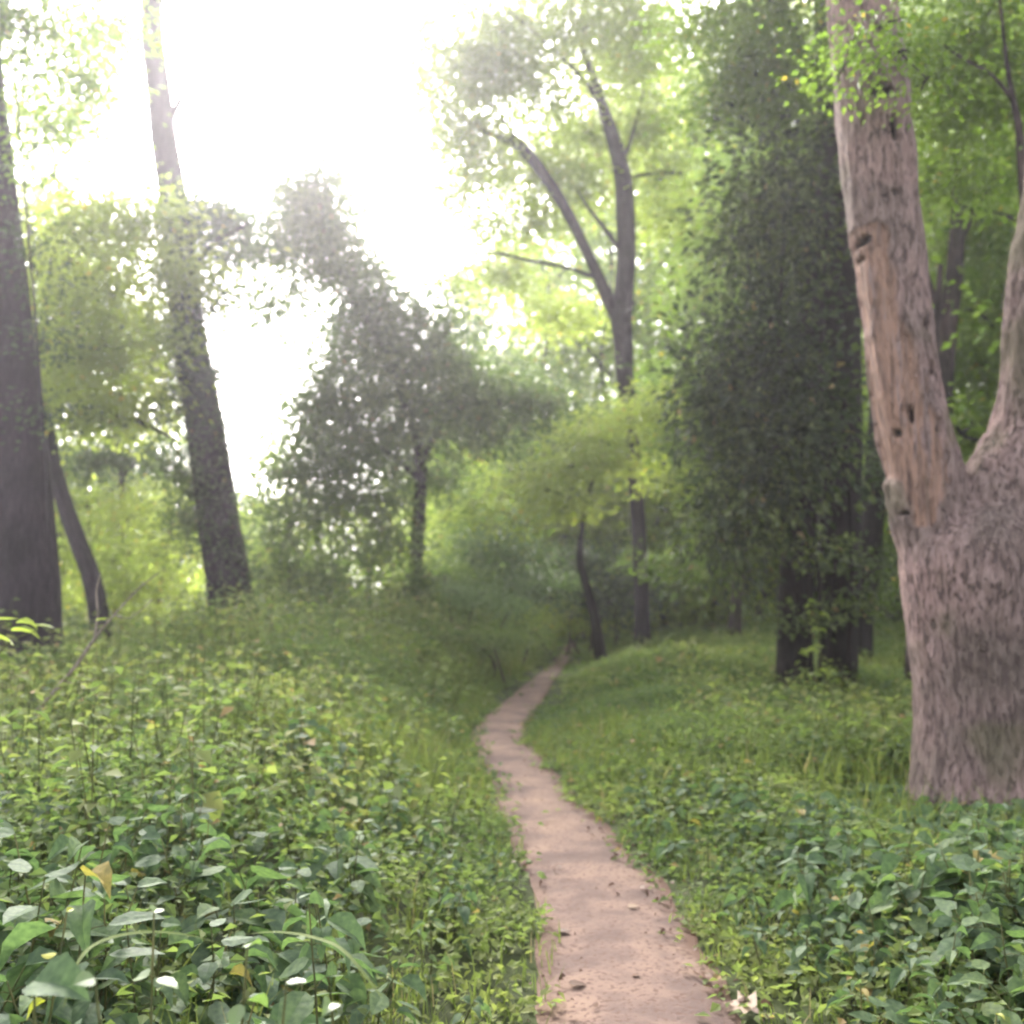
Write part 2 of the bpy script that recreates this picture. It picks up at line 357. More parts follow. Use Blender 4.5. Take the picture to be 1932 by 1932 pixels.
def B(px, py, rx, ry, Y, th=None):
    """a mass of foliage seen at px, py with half sizes rx, ry on the grid, Y metres ahead"""
    a = PW(rx, Y); b = PW(ry, Y)
    return (P(px, py, Y), (a, th if th else (a + b) / 2, b))

# ------------------------------------------------------------------ path and ground
EDGE = [ # row, left edge, right edge
 (2600, 1010, 1830), (2250, 1040, 1600), (1932, 1047, 1392), (1800, 1042, 1312), (1700, 1012, 1246), (1600, 976, 1166), (1545, 955, 1112), (1480, 930, 1056),
 (1430, 902, 1016), (1390, 889, 988), (1350, 916, 1002), (1313, 964, 1026), (1280, 1004, 1046), (1255, 1038, 1066), (1228, 1060, 1080), (1210, 1072, 1086), (1196, 1082, 1094)]
PL = np.array([ground_hit(l, y)[:2] for y, l, r in EDGE]); PR = np.array([ground_hit(r, y)[:2] for y, l, r in EDGE])
w0 = PR[0] - PL[0]
PL = np.vstack([PL[0] + [0.2, -6], PL[0] + [0.1, -2.0], PL]); PR = np.vstack([PR[0] + [0.2, -6], PR[0] + [0.1, -2.0], PR])
PL = catmull(PL, 8); PR = catmull(PR, 8)
PC = (PL + PR) / 2; PHW = np.linalg.norm(PR - PL, axis=1) / 2
def path_dist(x, y):
    """distance outside the path's edge (negative on it) and side (-1 left)"""
    x = np.asarray(x, float).ravel(); y = np.asarray(y, float).ravel()
    best = np.full(len(x), 1e9); side = np.zeros(len(x))
    A = PC[:-1]; D = PC[1:] - PC[:-1]; L2 = (D ** 2).sum(1) + 1e-9
    for k in range(len(A)):
        t = np.clip(((x - A[k, 0]) * D[k, 0] + (y - A[k, 1]) * D[k, 1]) / L2[k], 0, 1)
        qx = A[k, 0] + D[k, 0] * t; qy = A[k, 1] + D[k, 1] * t
        hw = PHW[k] * (1 - t) + PHW[k + 1] * t
        d = np.hypot(x - qx, y - qy) - hw
        s = np.sign(D[k, 0] * (y - qy) - D[k, 1] * (x - qx)) * -1
        m = d < best; best[m] = d[m]; side[m] = s[m]
    return best, side
def G(x, y):
    x = np.asarray(x, float); sh = x.shape; x = x.ravel(); y = np.asarray(y, float).ravel()
    d, s = path_dist(x, y)
    left = 0.55 * sstep(y, 7, 22) * sstep(d, 0.1, 3.6) * (0.02 + 0.98 * sstep(x, -8.0, -4.5))
    right = 0.22 * sstep(y, 17, 32) * sstep(d, 2.0, 6)
    left += 0.12 * sstep(d, 0.3, 1.6); right += 0.05 * sstep(d, 0.4, 2.2)
    z = np.where(s < 0, left, right)
    z += 0.16 * (fbm(np.c_[x, y] * 0.45, 3) - 0.5) * sstep(d, 0.15, 1.5)
    z -= 0.03 * (d < 0.0)
    far = sstep(np.hypot(x, y), 80, 400)
    return (z * (1 - far)).reshape(sh)
def G1(x, y): return float(G(np.array([x]), np.array([y]))[0])

gx = np.r_[-500, -250, -120, -70, np.linspace(-42, 42, 300), 70, 120, 250, 500]
gy = np.r_[-300, -120, -50, -25, np.linspace(-12, 58, 260), 75, 110, 200, 400, 800]
XX, YY = np.meshgrid(gx, gy); ZZ = G(XX, YY)
V = np.c_[XX.ravel(), YY.ravel(), ZZ.ravel()]
nx, ny = len(gx), len(gy)
i = (np.arange(ny - 1)[:, None] * nx + np.arange(nx - 1)[None]).ravel()
T = np.vstack([np.c_[i, i + 1, i + nx + 1], np.c_[i, i + nx + 1, i + nx]])
b = Buf(); b.add(V, T, 0, 0.5, True)
tag(link('ground', b.mesh('ground', [M['soil']])), None, None, kind='structure')

# path: worn earth, a little dished, with ragged edges
NR = 26
rows = []; ed = []
cl = catmull(np.c_[PL, PR], 5)
L_, R_ = cl[:, :2], cl[:, 2:]
s = np.r_[0, np.cumsum(np.linalg.norm(np.diff((L_ + R_) / 2, axis=0), axis=1))]
wl = (fbm(np.c_[s * 1.7, s * 0], 3) - 0.5) * 0.16; wr = (fbm(np.c_[s * 1.6, s * 0 + 9], 3) - 0.5) * 0.18
for k in range(len(s)):
    a, c = L_[k], R_[k]; w = np.linalg.norm(c - a); u = (c - a) / w
    nf = 1 - 0.6 * float(sstep(a[1], 6, 12))
    t = np.linspace(-(0.04 * (2 * nf - 1) + wl[k] * nf) / w, 1 + (0.06 * nf + wr[k] * nf) / w, NR)
    p = a[None] + t[:, None] * (c - a)[None]
    q = np.linspace(-1, 1, NR)
    z = 0.004 + 0.020 * (1 - q ** 2) - 0.004 + 0.0
    rows.append(np.c_[p, z]); ed.append(sstep(np.abs(q) + 0.25 * (vnoise(np.c_[p * 9]) - 0.5), 0.72, 1.0) * (0.35 + 0.65 * (q > 0)))
V = np.concatenate(rows); E = np.concatenate(ed)
V[:, 2] += 0.012 * (fbm(V[:, :2] * 3.5, 3) - 0.5)
n = len(rows)
i = (np.arange(n - 1)[:, None] * NR + np.arange(NR - 1)[None]).ravel()
T = np.vstack([np.c_[i, i + 1, i + NR + 1], np.c_[i, i + NR + 1, i + NR]])
b = Buf(); b.add(V, T, 0, 0.5, True); me = b.mesh('path', [M['path']])
at = me.attributes.new('edge', 'FLOAT', 'POINT'); at.data.foreach_set('value', E.astype(np.float32))
tag(link('path', me), None, None, kind='structure')

# ------------------------------------------------------------------ trees
def stem_world(pts, Y, base_drop=True):
    q = []
    for p in pts:
        YY_ = p[3] if len(p) > 3 else Y
        c = P(p[0], p[1], YY_); q.append([*c, PW(p[2], YY_) / 2])
    return np.array(q)
def tree(name, label, cat, Y, trunk, branches=(), crown=None, bark='bark_dark', leafm='leaf_mid', group=None, rough=0.10, seg=22, flare=0.35, ckw=None, foot=None, per=7, crown_name='crown'):
    st = stem_world(trunk, Y)
    bx, by = st[0, 0], st[0, 1]; gz = G1(bx, by)
    if foot is None: foot = gz
    root = empty(name, (bx, by, foot), label, cat, group)
    o3 = np.array([bx, by, foot])
    # run the trunk down into the ground
    if st[0, 2] > foot + 0.1:
        dirn = (st[0, :3] - st[1, :3]); 
        low = st[0].copy(); dz = st[0, 2] - (foot - 0.25)
        low[:3] += dirn / (abs(dirn[2]) + 1e-6) * dz * np.array([0.6, 0.6, 1]); low[2] = foot - 0.25; low[3] *= 1.15
        st = np.vstack([low, st])
    else:
        st[0, 2] = foot - 0.25
    cp = catmull(st, per)
    fl = flare * np.exp(-np.maximum(0, cp[:, 2] - foot) / 0.35)
    V, T = tube(cp[:, :3] - o3, np.maximum(cp[:, 3], 0.008), seg, rough, seed=bx * 1.7 % 5, flare=fl)
    b = Buf(); b.add(V, T, 0, .5, True)
    link('trunk', b.mesh('trunk', [M[bark]]), root)
    for br in branches:
        s2 = stem_world(br, Y); c2 = catmull(s2, 6)
        V, T = tube(c2[:, :3] - o3, np.maximum(c2[:, 3], 0.006), 12, rough * 0.8, seed=s2[0, 0] % 7)
        b = Buf(); b.add(V, T, 0, .5, True); link('branch', b.mesh('branch', [M[bark]]), root)
    if crown:
        b = Buf(); kw = dict(origin=o3); kw.update(ckw or {})
        crown_buf(b, crown, **kw)
        link(crown_name, b.mesh(crown_name, [M[leafm], M[bark]]), root)
    return root
def bush(name, label, cat, blobs, leafm, group=None, ckw=None, bark='bark_brown'):
    c = np.mean([q[0] for q in blobs], axis=0)
    o3 = np.array([c[0], c[1], G1(c[0], c[1])])
    root = empty(name, o3, label, cat, group)
    b = Buf(); crown_buf(b, blobs, origin=o3, **(ckw or {}))
    link('foliage', b.mesh('foliage', [M[leafm], M[bark]]), root)
    for (q, r) in blobs:
        for k in range(1):
            x = RNG.normal(size=2) * 0.12
            top = q + RNG.normal(size=3) * r * 0.3
            foot = np.array([(q[0] * 0.5 + c[0] * 0.5) + x[0], q[1] + x[1], 0]); foot[2] = G1(foot[0], foot[1]) - 0.1
            pth = catmull([foot - o3, (foot * 0.5 + top * 0.5) + RNG.normal(size=3) * 0.1 - o3, top - o3], 5)
            V, T = tube(pth, np.linspace(0.035, 0.012, len(pth)), 6, 0.05)
            b = Buf(); b.add(V, T, 0, .5, True); link('stem', b.mesh('stem', [M[bark]]), root)
    return root

# --- the dark trunk at the picture's left edge
tree('dark_tree', 'thick dark bare trunk filling the left edge of the picture, ivy tufts up its side', 'tree', 15,
     [(56, 1238, 112), (54, 1100, 104), (42, 900, 98), (22, 700, 94), (2, 500, 88), (-18, 300, 84), (-40, 100, 80), (-70, -200, 74), (-110, -600, 60), (-150, -1000, 40)],
     branches=[[(-30, 150, 40), (20, -60, 30, 14.6), (90, -260, 18, 14.2)], [(-60, -150, 40), (-160, -400, 30, 15.5), (-260, -600, 14, 16)]],
     crown=[B(-180, -600, 260, 170, 15, 2.2), B(90, -420, 170, 110, 14, 1.6), B(-20, -900, 220, 160, 15, 2.2), B(30, 40, 70, 70, 14, .6), B(110, 60, 70, 50, 14.5, .7), B(160, 160, 60, 60, 15, .7), B(100, 240, 50, 50, 15, .6), B(60, 330, 30, 30, 14.6, .3), B(230, 40, 50, 40, 15, .6)],
     leafm='leaf_mid', ckw=dict(leaf=0.10, dens=0.8, gap=0.35))
b = Buf()
st = stem_world([(60, 380, 20), (50, 250, 20), (38, 120, 20), (30, 20, 20), (20, -80, 20)], 14.6)
bl = [B(42, 30, 38, 55, 14.4, .3), B(62, 150, 22, 60, 14.5, .25), B(50, 290, 20, 60, 14.5, .22), B(70, 520, 34, 50, 14.8, .3), B(55, 430, 20, 60, 14.6, .2), B(80, 640, 26, 60, 14.8, .3), B(85, 790, 22, 60, 14.8, .25)]
o3 = P(60, 700, 14.6); b = Buf(); crown_buf(b, bl, leaf=0.085, dens=0.6, tint=0.35, origin=o3)
r_ = empty('climbing_ivy', o3, 'ragged ivy tufts hanging on the thick dark trunk at the left edge', 'ivy')
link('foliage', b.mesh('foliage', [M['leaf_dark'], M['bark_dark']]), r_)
b = Buf()
pth = catmull([P(100, 1150, 14.5) - o3, P(88, 900, 14.5) - o3, P(70, 640, 14.45) - o3, P(48, 380, 14.45) - o3, P(26, 120, 14.45) - o3, P(8, -60, 14.45) - o3], 6)
V, T = tube(pth, np.full(len(pth), 0.02), 6); b.add(V, T, 0, .5, True); link('vine_stem', b.mesh('vine_stem', [M['bark_dark']]), r_)

# --- the thin crooked trunk just behind it
tree('crooked_tree', 'thin crooked dark trunk leaning beside the thick left edge trunk', 'tree', 20,
     [(186, 1160, 36), (172, 1090, 34), (150, 1030, 33), (122, 950, 30), (98, 860, 27), (84, 760, 24), (80, 640, 20), (95, 520, 14), (120, 400, 8)],
     branches=[[(122, 950, 18), (70, 880, 14, 20.5), (30, 840, 8, 21)], [(86, 780, 18), (180, 770, 13, 19.7), (270, 800, 9, 19.5), (330, 830, 5, 19.3)]],
     leafm='leaf_lime',
     crown=[B(170, 440, 110, 80, 18, 1.0), B(250, 420, 85, 55, 18.5, 1.1), B(140, 590, 85, 80, 19.5, 1.2), B(215, 560, 75, 70, 18.5, 1.), B(300, 500, 70, 45, 18, .8), B(200, 660, 85, 55, 18.5, .9), B(130, 730, 60, 45, 19.5, .8),
            B(230, 740, 90, 35, 19, .8), B(110, 500, 60, 60, 21, .9), B(180, 790, 110, 28, 20, .8), B(360, 515, 35, 22, 18, .4), B(350, 640, 25, 22, 18, .3)],
     ckw=dict(leaf=0.135, dens=1.5, gap=0.38, tint=0.7))
# --- darker small tree foliage behind
tree('hidden_sapling', 'small shaded tree with blue green leaves behind the bright foliage on the left', 'tree', 24,
     [(240, 1150, 16), (235, 1000, 14), (225, 850, 12), (200, 700, 9), (170, 600, 5)],
     branches=[[(230, 900, 8), (300, 820, 6, 24), (340, 700, 3, 24)]],
     leafm='leaf_dark', crown=[B(130, 640, 80, 90, 24, 1.3), B(290, 660, 55, 70, 24, 1.), B(255, 860, 90, 35, 24, .9), B(110, 480, 45, 60, 24, .8), B(170, 880, 70, 45, 24, .9), B(310, 560, 30, 50, 24, .6)],
     ckw=dict(leaf=0.11, dens=1.0, gap=0.4))

# --- the tall leaning trunk
tree('leaning_tree', 'tall slim dark trunk leaning away to the upper left, small fork near its top', 'tree', 20,
     [(440, 1168, 84), (425, 1060, 80), (410, 980, 78), (398, 880, 74), (385, 790, 70), (368, 700, 66), (352, 600, 62), (340, 480, 58), (328, 380, 54), (312, 280, 50), (300, 180, 46), (290, 90, 42), (284, 0, 40), (272, -200, 36), (262, -450, 28), (250, -700, 16)],
     branches=[[(322, 225, 14), (350, 170, 10, 19.8), (385, 115, 6, 19.6), (410, 85, 3, 19.5)], [(288, 60, 18), (330, -120, 14, 20.4), (400, -280, 8, 21)],
               [(340, 560, 16), (395, 470, 11, 19.6), (470, 420, 7, 19.3)]],
     crown=[B(250, -500, 190, 120, 20, 2.2), B(400, -330, 140, 80, 21, 1.8), B(180, 60, 95, 80, 22, 1.5), B(150, 190, 80, 80, 22, 1.4), B(240, 300, 40, 60, 22, .8), B(100, 260, 50, 60, 22, 1)],
     leafm='leaf_lime', ckw=dict(leaf=0.11, dens=0.8, gap=0.45, tint=0.6), rough=0.09)
bl = [B(390, 385, 50, 40, 19.6, .6), B(430, 410, 45, 35, 19.8, .5), B(400, 500, 40, 40, 19.6, .5), B(420, 620, 26, 30, 19.6, .3), B(350, 420, 42, 50, 19.5, .5), B(415, 445, 40, 50, 19.6, .5), B(335, 500, 34, 60, 19.4, .4), B(390, 560, 34, 60, 19.6, .4), B(385, 700, 45, 50, 19.5, .4), B(350, 620, 34, 50, 19.4, .4),
      B(335, 850, 34, 80, 19.6, .4), B(362, 930, 34, 80, 19.6, .4), B(355, 1010, 26, 60, 19.7, .4), B(420, 820, 20, 60, 19.8, .3), B(320, 760, 40, 40, 19.6, .5), B(455, 960, 14, 50, 19.8, .25), B(440, 1050, 16, 50, 19.7, .25)]
o3 = P(360, 800, 19.5); b = Buf(); crown_buf(b, bl, leaf=0.085, dens=1.1, tint=0.4, origin=o3, gap=0.3)
r_ = empty('climbing_ivy', o3, 'ivy cloaking the tall leaning trunk, thickest halfway up', 'ivy')
link('foliage', b.mesh('foliage', [M['leaf_dark'], M['bark_dark']]), r_)
b = Buf(); pth = catmull([P(400, 1150, 19.5) - o3, P(372, 950, 19.5) - o3, P(350, 760, 19.5) - o3, P(330, 560, 19.5) - o3, P(320, 400, 19.5) - o3], 6)
V, T = tube(pth, np.full(len(pth), 0.025), 6); b.add(V, T, 0, .5, True); link('vine_stem', b.mesh('vine_stem', [M['bark_dark']]), r_)

# --- the viny dark tree, centre left
tree('viny_tree', 'dark tree smothered in vines, hook shaped top against the bright sky', 'tree', 24,
     [(782, 1140, 30), (786, 1040, 26), (792, 950, 25), (792, 860, 24), (770, 770, 22), (730, 680, 19), (690, 600, 16), (650, 520, 12), (610, 430, 8), (600, 350, 4)],
     branches=[[(792, 880, 14), (840, 790, 12, 24), (900, 760, 8, 24), (980, 770, 5, 24)], [(760, 750, 14), (800, 680, 10, 24), (850, 620, 6, 24)],
               [(690, 600, 10), (630, 540, 7, 24), (560, 480, 5, 24), (480, 470, 3, 24)], [(786, 900, 12), (700, 830, 9, 24), (620, 790, 6, 24), (560, 830, 4, 24)]],
     leafm='leaf_viny', bark='bark_dark',
     crown=[B(595, 345, 55, 55, 24, .9), B(560, 420, 75, 55, 24, 1.), B(500, 470, 80, 45, 24, .9), B(620, 440, 60, 60, 24, .9), B(580, 520, 70, 35, 24, .8), B(690, 520, 65, 55, 24, 1.), B(720, 600, 90, 60, 24, 1.2),
            B(800, 610, 70, 60, 24, 1.1), B(760, 690, 95, 60, 24, 1.3), B(690, 740, 90, 50, 24, 1.2), B(620, 760, 80, 45, 24, 1.), B(840, 760, 90, 50, 24, 1.2), B(940, 760, 90, 40, 24, 1.), B(1020, 770, 60, 45, 24, .9),
            B(560, 850, 45, 45, 24, .8), B(780, 820, 90, 30, 24, .9), B(640, 680, 60, 40, 24, .8), B(520, 580, 50, 35, 24, .6), B(440, 430, 45, 45, 24, .6), B(660, 620, 60, 60, 24.5, .9), B(850, 690, 80, 50, 24.5, 1.), B(900, 830, 70, 40, 24.5, .9), B(700, 830, 80, 40, 24.5, 1.), B(840, 900, 50, 45, 25, .8), B(620, 380, 60, 50, 24.4, .8), B(740, 880, 50, 40, 24.6, .8), B(480, 560, 45, 35, 24, .5), B(540, 650, 50, 26, 24, .4), B(560, 370, 50, 40, 24, .6), B(640, 480, 60, 50, 24, .8), B(570, 760, 50, 40, 24, .6)],
     ckw=dict(leaf=0.12, dens=1.4, gap=0.36, tint=0.45, tvar=.7, flat=0.8), flare=0.2)
bush('tangled_shrub', 'big dark tangled shrub with sky glinting through, left of the slim viny trunk', 'shrub',
     [B(600, 900, 70, 70, 23, .9), B(540, 1000, 60, 70, 22.5, .9), B(640, 970, 60, 70, 23, .9), B(690, 1060, 60, 70, 23, .9), B(560, 1080, 70, 60, 22.5, .9), B(710, 940, 60, 60, 23.4, .8), B(650, 860, 60, 50, 23.4, .8), B(740, 1030, 45, 80, 23.4, .7), B(640, 1120, 90, 40, 22.5, .9), B(520, 900, 45, 45, 23, .7), B(505, 1090, 50, 60, 22.5, .8), B(760, 1110, 60, 45, 22.6, .7), B(840, 1100, 50, 45, 23, .7), B(600, 820, 50, 40, 23.5, .6)],
     'leaf_viny', ckw=dict(leaf=0.12, dens=1.1, gap=0.38, tint=0.5, tvar=.6))

# --- the Y-shaped tree in the middle
tree('forked_tree', 'slender dark tree whose stem splits high into a wide fork, in the middle distance', 'tree', 24,
     [(1212, 1185, 30), (1210, 1100, 28), (1205, 1000, 28), (1196, 880, 28), (1188, 780, 31), (1180, 720, 33), (1176, 650, 37), (1172, 600, 42), (1176, 560, 38), (1182, 480, 38), (1180, 400, 38), (1174, 330, 34), (1162, 280, 30), (1140, 210, 22), (1120, 150, 17), (1100, 95, 13), (1078, 20, 10), (1065, -80, 7), (1060, -200, 4)],
     branches=[[(1172, 605, 30), (1150, 570, 26), (1128, 520, 23), (1100, 460, 21), (1070, 400, 22), (1030, 335, 23), (985, 280, 22), (940, 258, 13, 23.6), (880, 230, 8, 23), (820, 180, 4, 22.5)],
               [(1168, 470, 9), (1140, 430, 8), (1110, 392, 6), (1090, 360, 4)], [(1125, 525, 9), (1070, 505, 8), (1000, 492, 7), (940, 478, 6), (890, 480, 4)],
               [(1182, 335, 7), (1230, 328, 6), (1290, 326, 4)], [(1168, 310, 14), (1185, 280, 8), (1200, 230, 5), (1215, 170, 3)], [(1140, 210, 10), (1100, 150, 8, 23), (1040, 90, 5, 22.6), (960, 20, 3, 22)],
               [(985, 280, 10), (930, 200, 7, 23.5), (860, 120, 5, 23), (760, 40, 3, 23)]],
     leafm='leaf_lime',
     crown=[B(1080, 60, 150, 70, 23.0, 2.2), B(1200, 110, 90, 80, 25.0, 2.), B(1000, 160, 110, 60, 23.0, 1.8), B(1110, 250, 120, 60, 25.5, 2.), B(1220, 250, 60, 60, 25.0, 1.2), B(900, 230, 80, 50, 23.0, 1.4), B(1000, 330, 100, 60, 26.0, 1.6), B(930, 130, 80, 50, 23.0, 1.4),
            B(1250, 400, 60, 60, 25.5, 1.4), B(1000, 430, 90, 50, 26.0, 1.5), B(1100, -80, 200, 90, 24.0, 2.6), B(950, 60, 70, 50, 23.0, 1.2), B(880, 330, 60, 40, 25.0, 1.), B(1090, 350, 70, 60, 26.5, 1.3), B(1180, 30, 80, 60, 24.0, 1.4), B(860, 520, 60, 30, 25.0, 1.), B(1260, 320, 50, 40, 24.0, 1.), B(870, 150, 70, 60, 23.0, 1.2), B(820, 90, 50, 50, 23.0, 1.), B(900, 30, 70, 50, 23.0, 1.2), B(850, 260, 50, 40, 24.0, .9), B(950, 520, 70, 40, 26.0, 1.2), B(1050, 600, 70, 40, 26.0, 1.2), B(900, 420, 60, 40, 26.0, 1.), B(800, 170, 55, 50, 24, 1.), B(790, 40, 60, 40, 24, 1.), B(850, 370, 50, 35, 25, .8), B(930, 300, 60, 40, 25, .9)],
     ckw=dict(leaf=0.13, dens=1.0, gap=0.42, tint=0.55), seg=16, flare=0.2)

# --- ivy covered giant
tree('ivy_clad_tree', 'massive black trunk wrapped in a tall dark cone of vines, beside the pale forked tree', 'tree', 13.5,
     [(1586, 1335, 62), (1582, 1240, 66), (1584, 1120, 72), (1586, 980, 76), (1586, 820, 78), (1584, 640, 76), (1580, 450, 70), (1572, 280, 62), (1562, 130, 44), (1552, 0, 34), (1545, -180, 28), (1540, -420, 18)],
     branches=[[(1566, 200, 22), (1500, 60, 16, 13), (1400, -60, 9, 12.5)], [(1552, 0, 20), (1640, -150, 14, 14), (1740, -250, 7, 14.5)]],
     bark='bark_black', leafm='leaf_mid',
     crown=[B(1560, -250, 260, 110, 13.5, 1.8), B(1380, -120, 150, 80, 13, 1.2), B(1460, 20, 80, 60, 13, .8), B(1400, 110, 90, 60, 13, .8), B(1490, 130, 60, 60, 13, .6), B(1330, 40, 70, 50, 13.5, .7), B(1360, 200, 60, 50, 13.4, .6), B(1470, 220, 60, 50, 13, .5)],
     ckw=dict(leaf=0.085, dens=1.2, gap=0.36, tint=0.5), flare=0.15, foot=-0.03)
tree('twin_trunk', 'black trunk with splayed foot standing close beside the vine wrapped giant', 'tree', 13.3,
     [(1503, 1335, 72), (1500, 1260, 66), (1500, 1160, 64), (1506, 1060, 66), (1515, 900, 64), (1525, 700, 56), (1535, 500, 40), (1540, 350, 22)],
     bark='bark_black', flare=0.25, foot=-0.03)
tree('third_trunk', 'black trunk half hidden behind the vine wrapped giant, leaning outward', 'tree', 18,
     [(1618, 1275, 42), (1626, 1180, 42), (1638, 1080, 44), (1648, 960, 42), (1655, 820, 36), (1662, 640, 30), (1665, 400, 20), (1670, 100, 10)],
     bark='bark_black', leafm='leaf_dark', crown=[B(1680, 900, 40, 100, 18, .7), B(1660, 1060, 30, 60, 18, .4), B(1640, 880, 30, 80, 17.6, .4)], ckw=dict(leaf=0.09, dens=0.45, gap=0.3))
cone = []
for (x, y, rx, ry, Yd) in [(1540, 290, 70, 60, 12.9), (1480, 330, 80, 70, 12.9), (1560, 420, 70, 90, 12.8), (1470, 470, 90, 90, 12.9), (1400, 440, 60, 70, 13.2), (1540, 560, 80, 90, 12.7), (1430, 600, 90, 90, 12.9), (1590, 640, 50, 90, 12.8), (1500, 700, 90, 90, 12.6), (1400, 740, 80, 80, 12.9),
                           (1580, 790, 55, 80, 12.8), (1440, 840, 100, 80, 12.7), (1370, 880, 60, 80, 13.0), (1530, 850, 60, 60, 12.7), (1420, 960, 90, 70, 12.8), (1350, 1000, 50, 60, 13.1), (1470, 1010, 50, 50, 12.7), (1590, 900, 40, 60, 12.8), (1340, 760, 40, 80, 13.3)]:
    if y > 1005 or (y > 880 and x > 1560) or (y > 930 and x > 1460): continue
    if x > 1565: continue
    cone.append(B(x + 4, y, rx * .86, ry * .9, Yd if x < 1535 else 13.95, 0.42))
o3 = P(1540, 1335, 12.9); o3[2] = 0
r_ = empty('climbing_vine', o3, 'huge dark cone of vine foliage climbing the black trunk', 'vine')
b = Buf(); crown_buf(b, [(c_ + RNG.normal(size=3) * np.array(r_c) * [.55, .3, .55], np.array(r_c) * RNG.uniform(.35, .62)) for (c_, r_c) in cone for q in range(4)], leaf=0.135, dens=1.5, gap=0.38, tint=0.45, tvar=0.8, origin=o3, spread=0.36, flat=1.15)
crown_buf(b, [B(1530, 1040, 40, 18, 12.6, .2), B(1580, 1150, 45, 22, 12.7, .2), B(1505, 1170, 30, 14, 12.7, .15), B(1610, 1080, 30, 40, 12.9, .2), B(1640, 1120, 30, 20, 13, .2)], leaf=0.09, dens=0.5, gap=0.2, tint=0.6, origin=o3, flat=0.3)
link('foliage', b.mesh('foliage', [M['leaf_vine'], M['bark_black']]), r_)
for (x0, x1, x2) in ((1545, 1540, 1530), (1560, 1575, 1550), (1600, 1606, 1590), (1520, 1480, 1470)):
    b = Buf(); pth = catmull([P(x0, 1330, 12.95) - o3, P(x0 + 4, 1200, 12.9) - o3, P(x1, 1000, 12.85) - o3, P(x2, 700, 12.8) - o3, P(x2 + 10, 400, 12.9) - o3], 8)
    V, T = tube(pth, np.linspace(0.035, 0.015, len(pth)), 8, 0.1); b.add(V, T, 0, .5, True); link('vine_stem', b.mesh('vine_stem', [M['bark_black']]), r_)

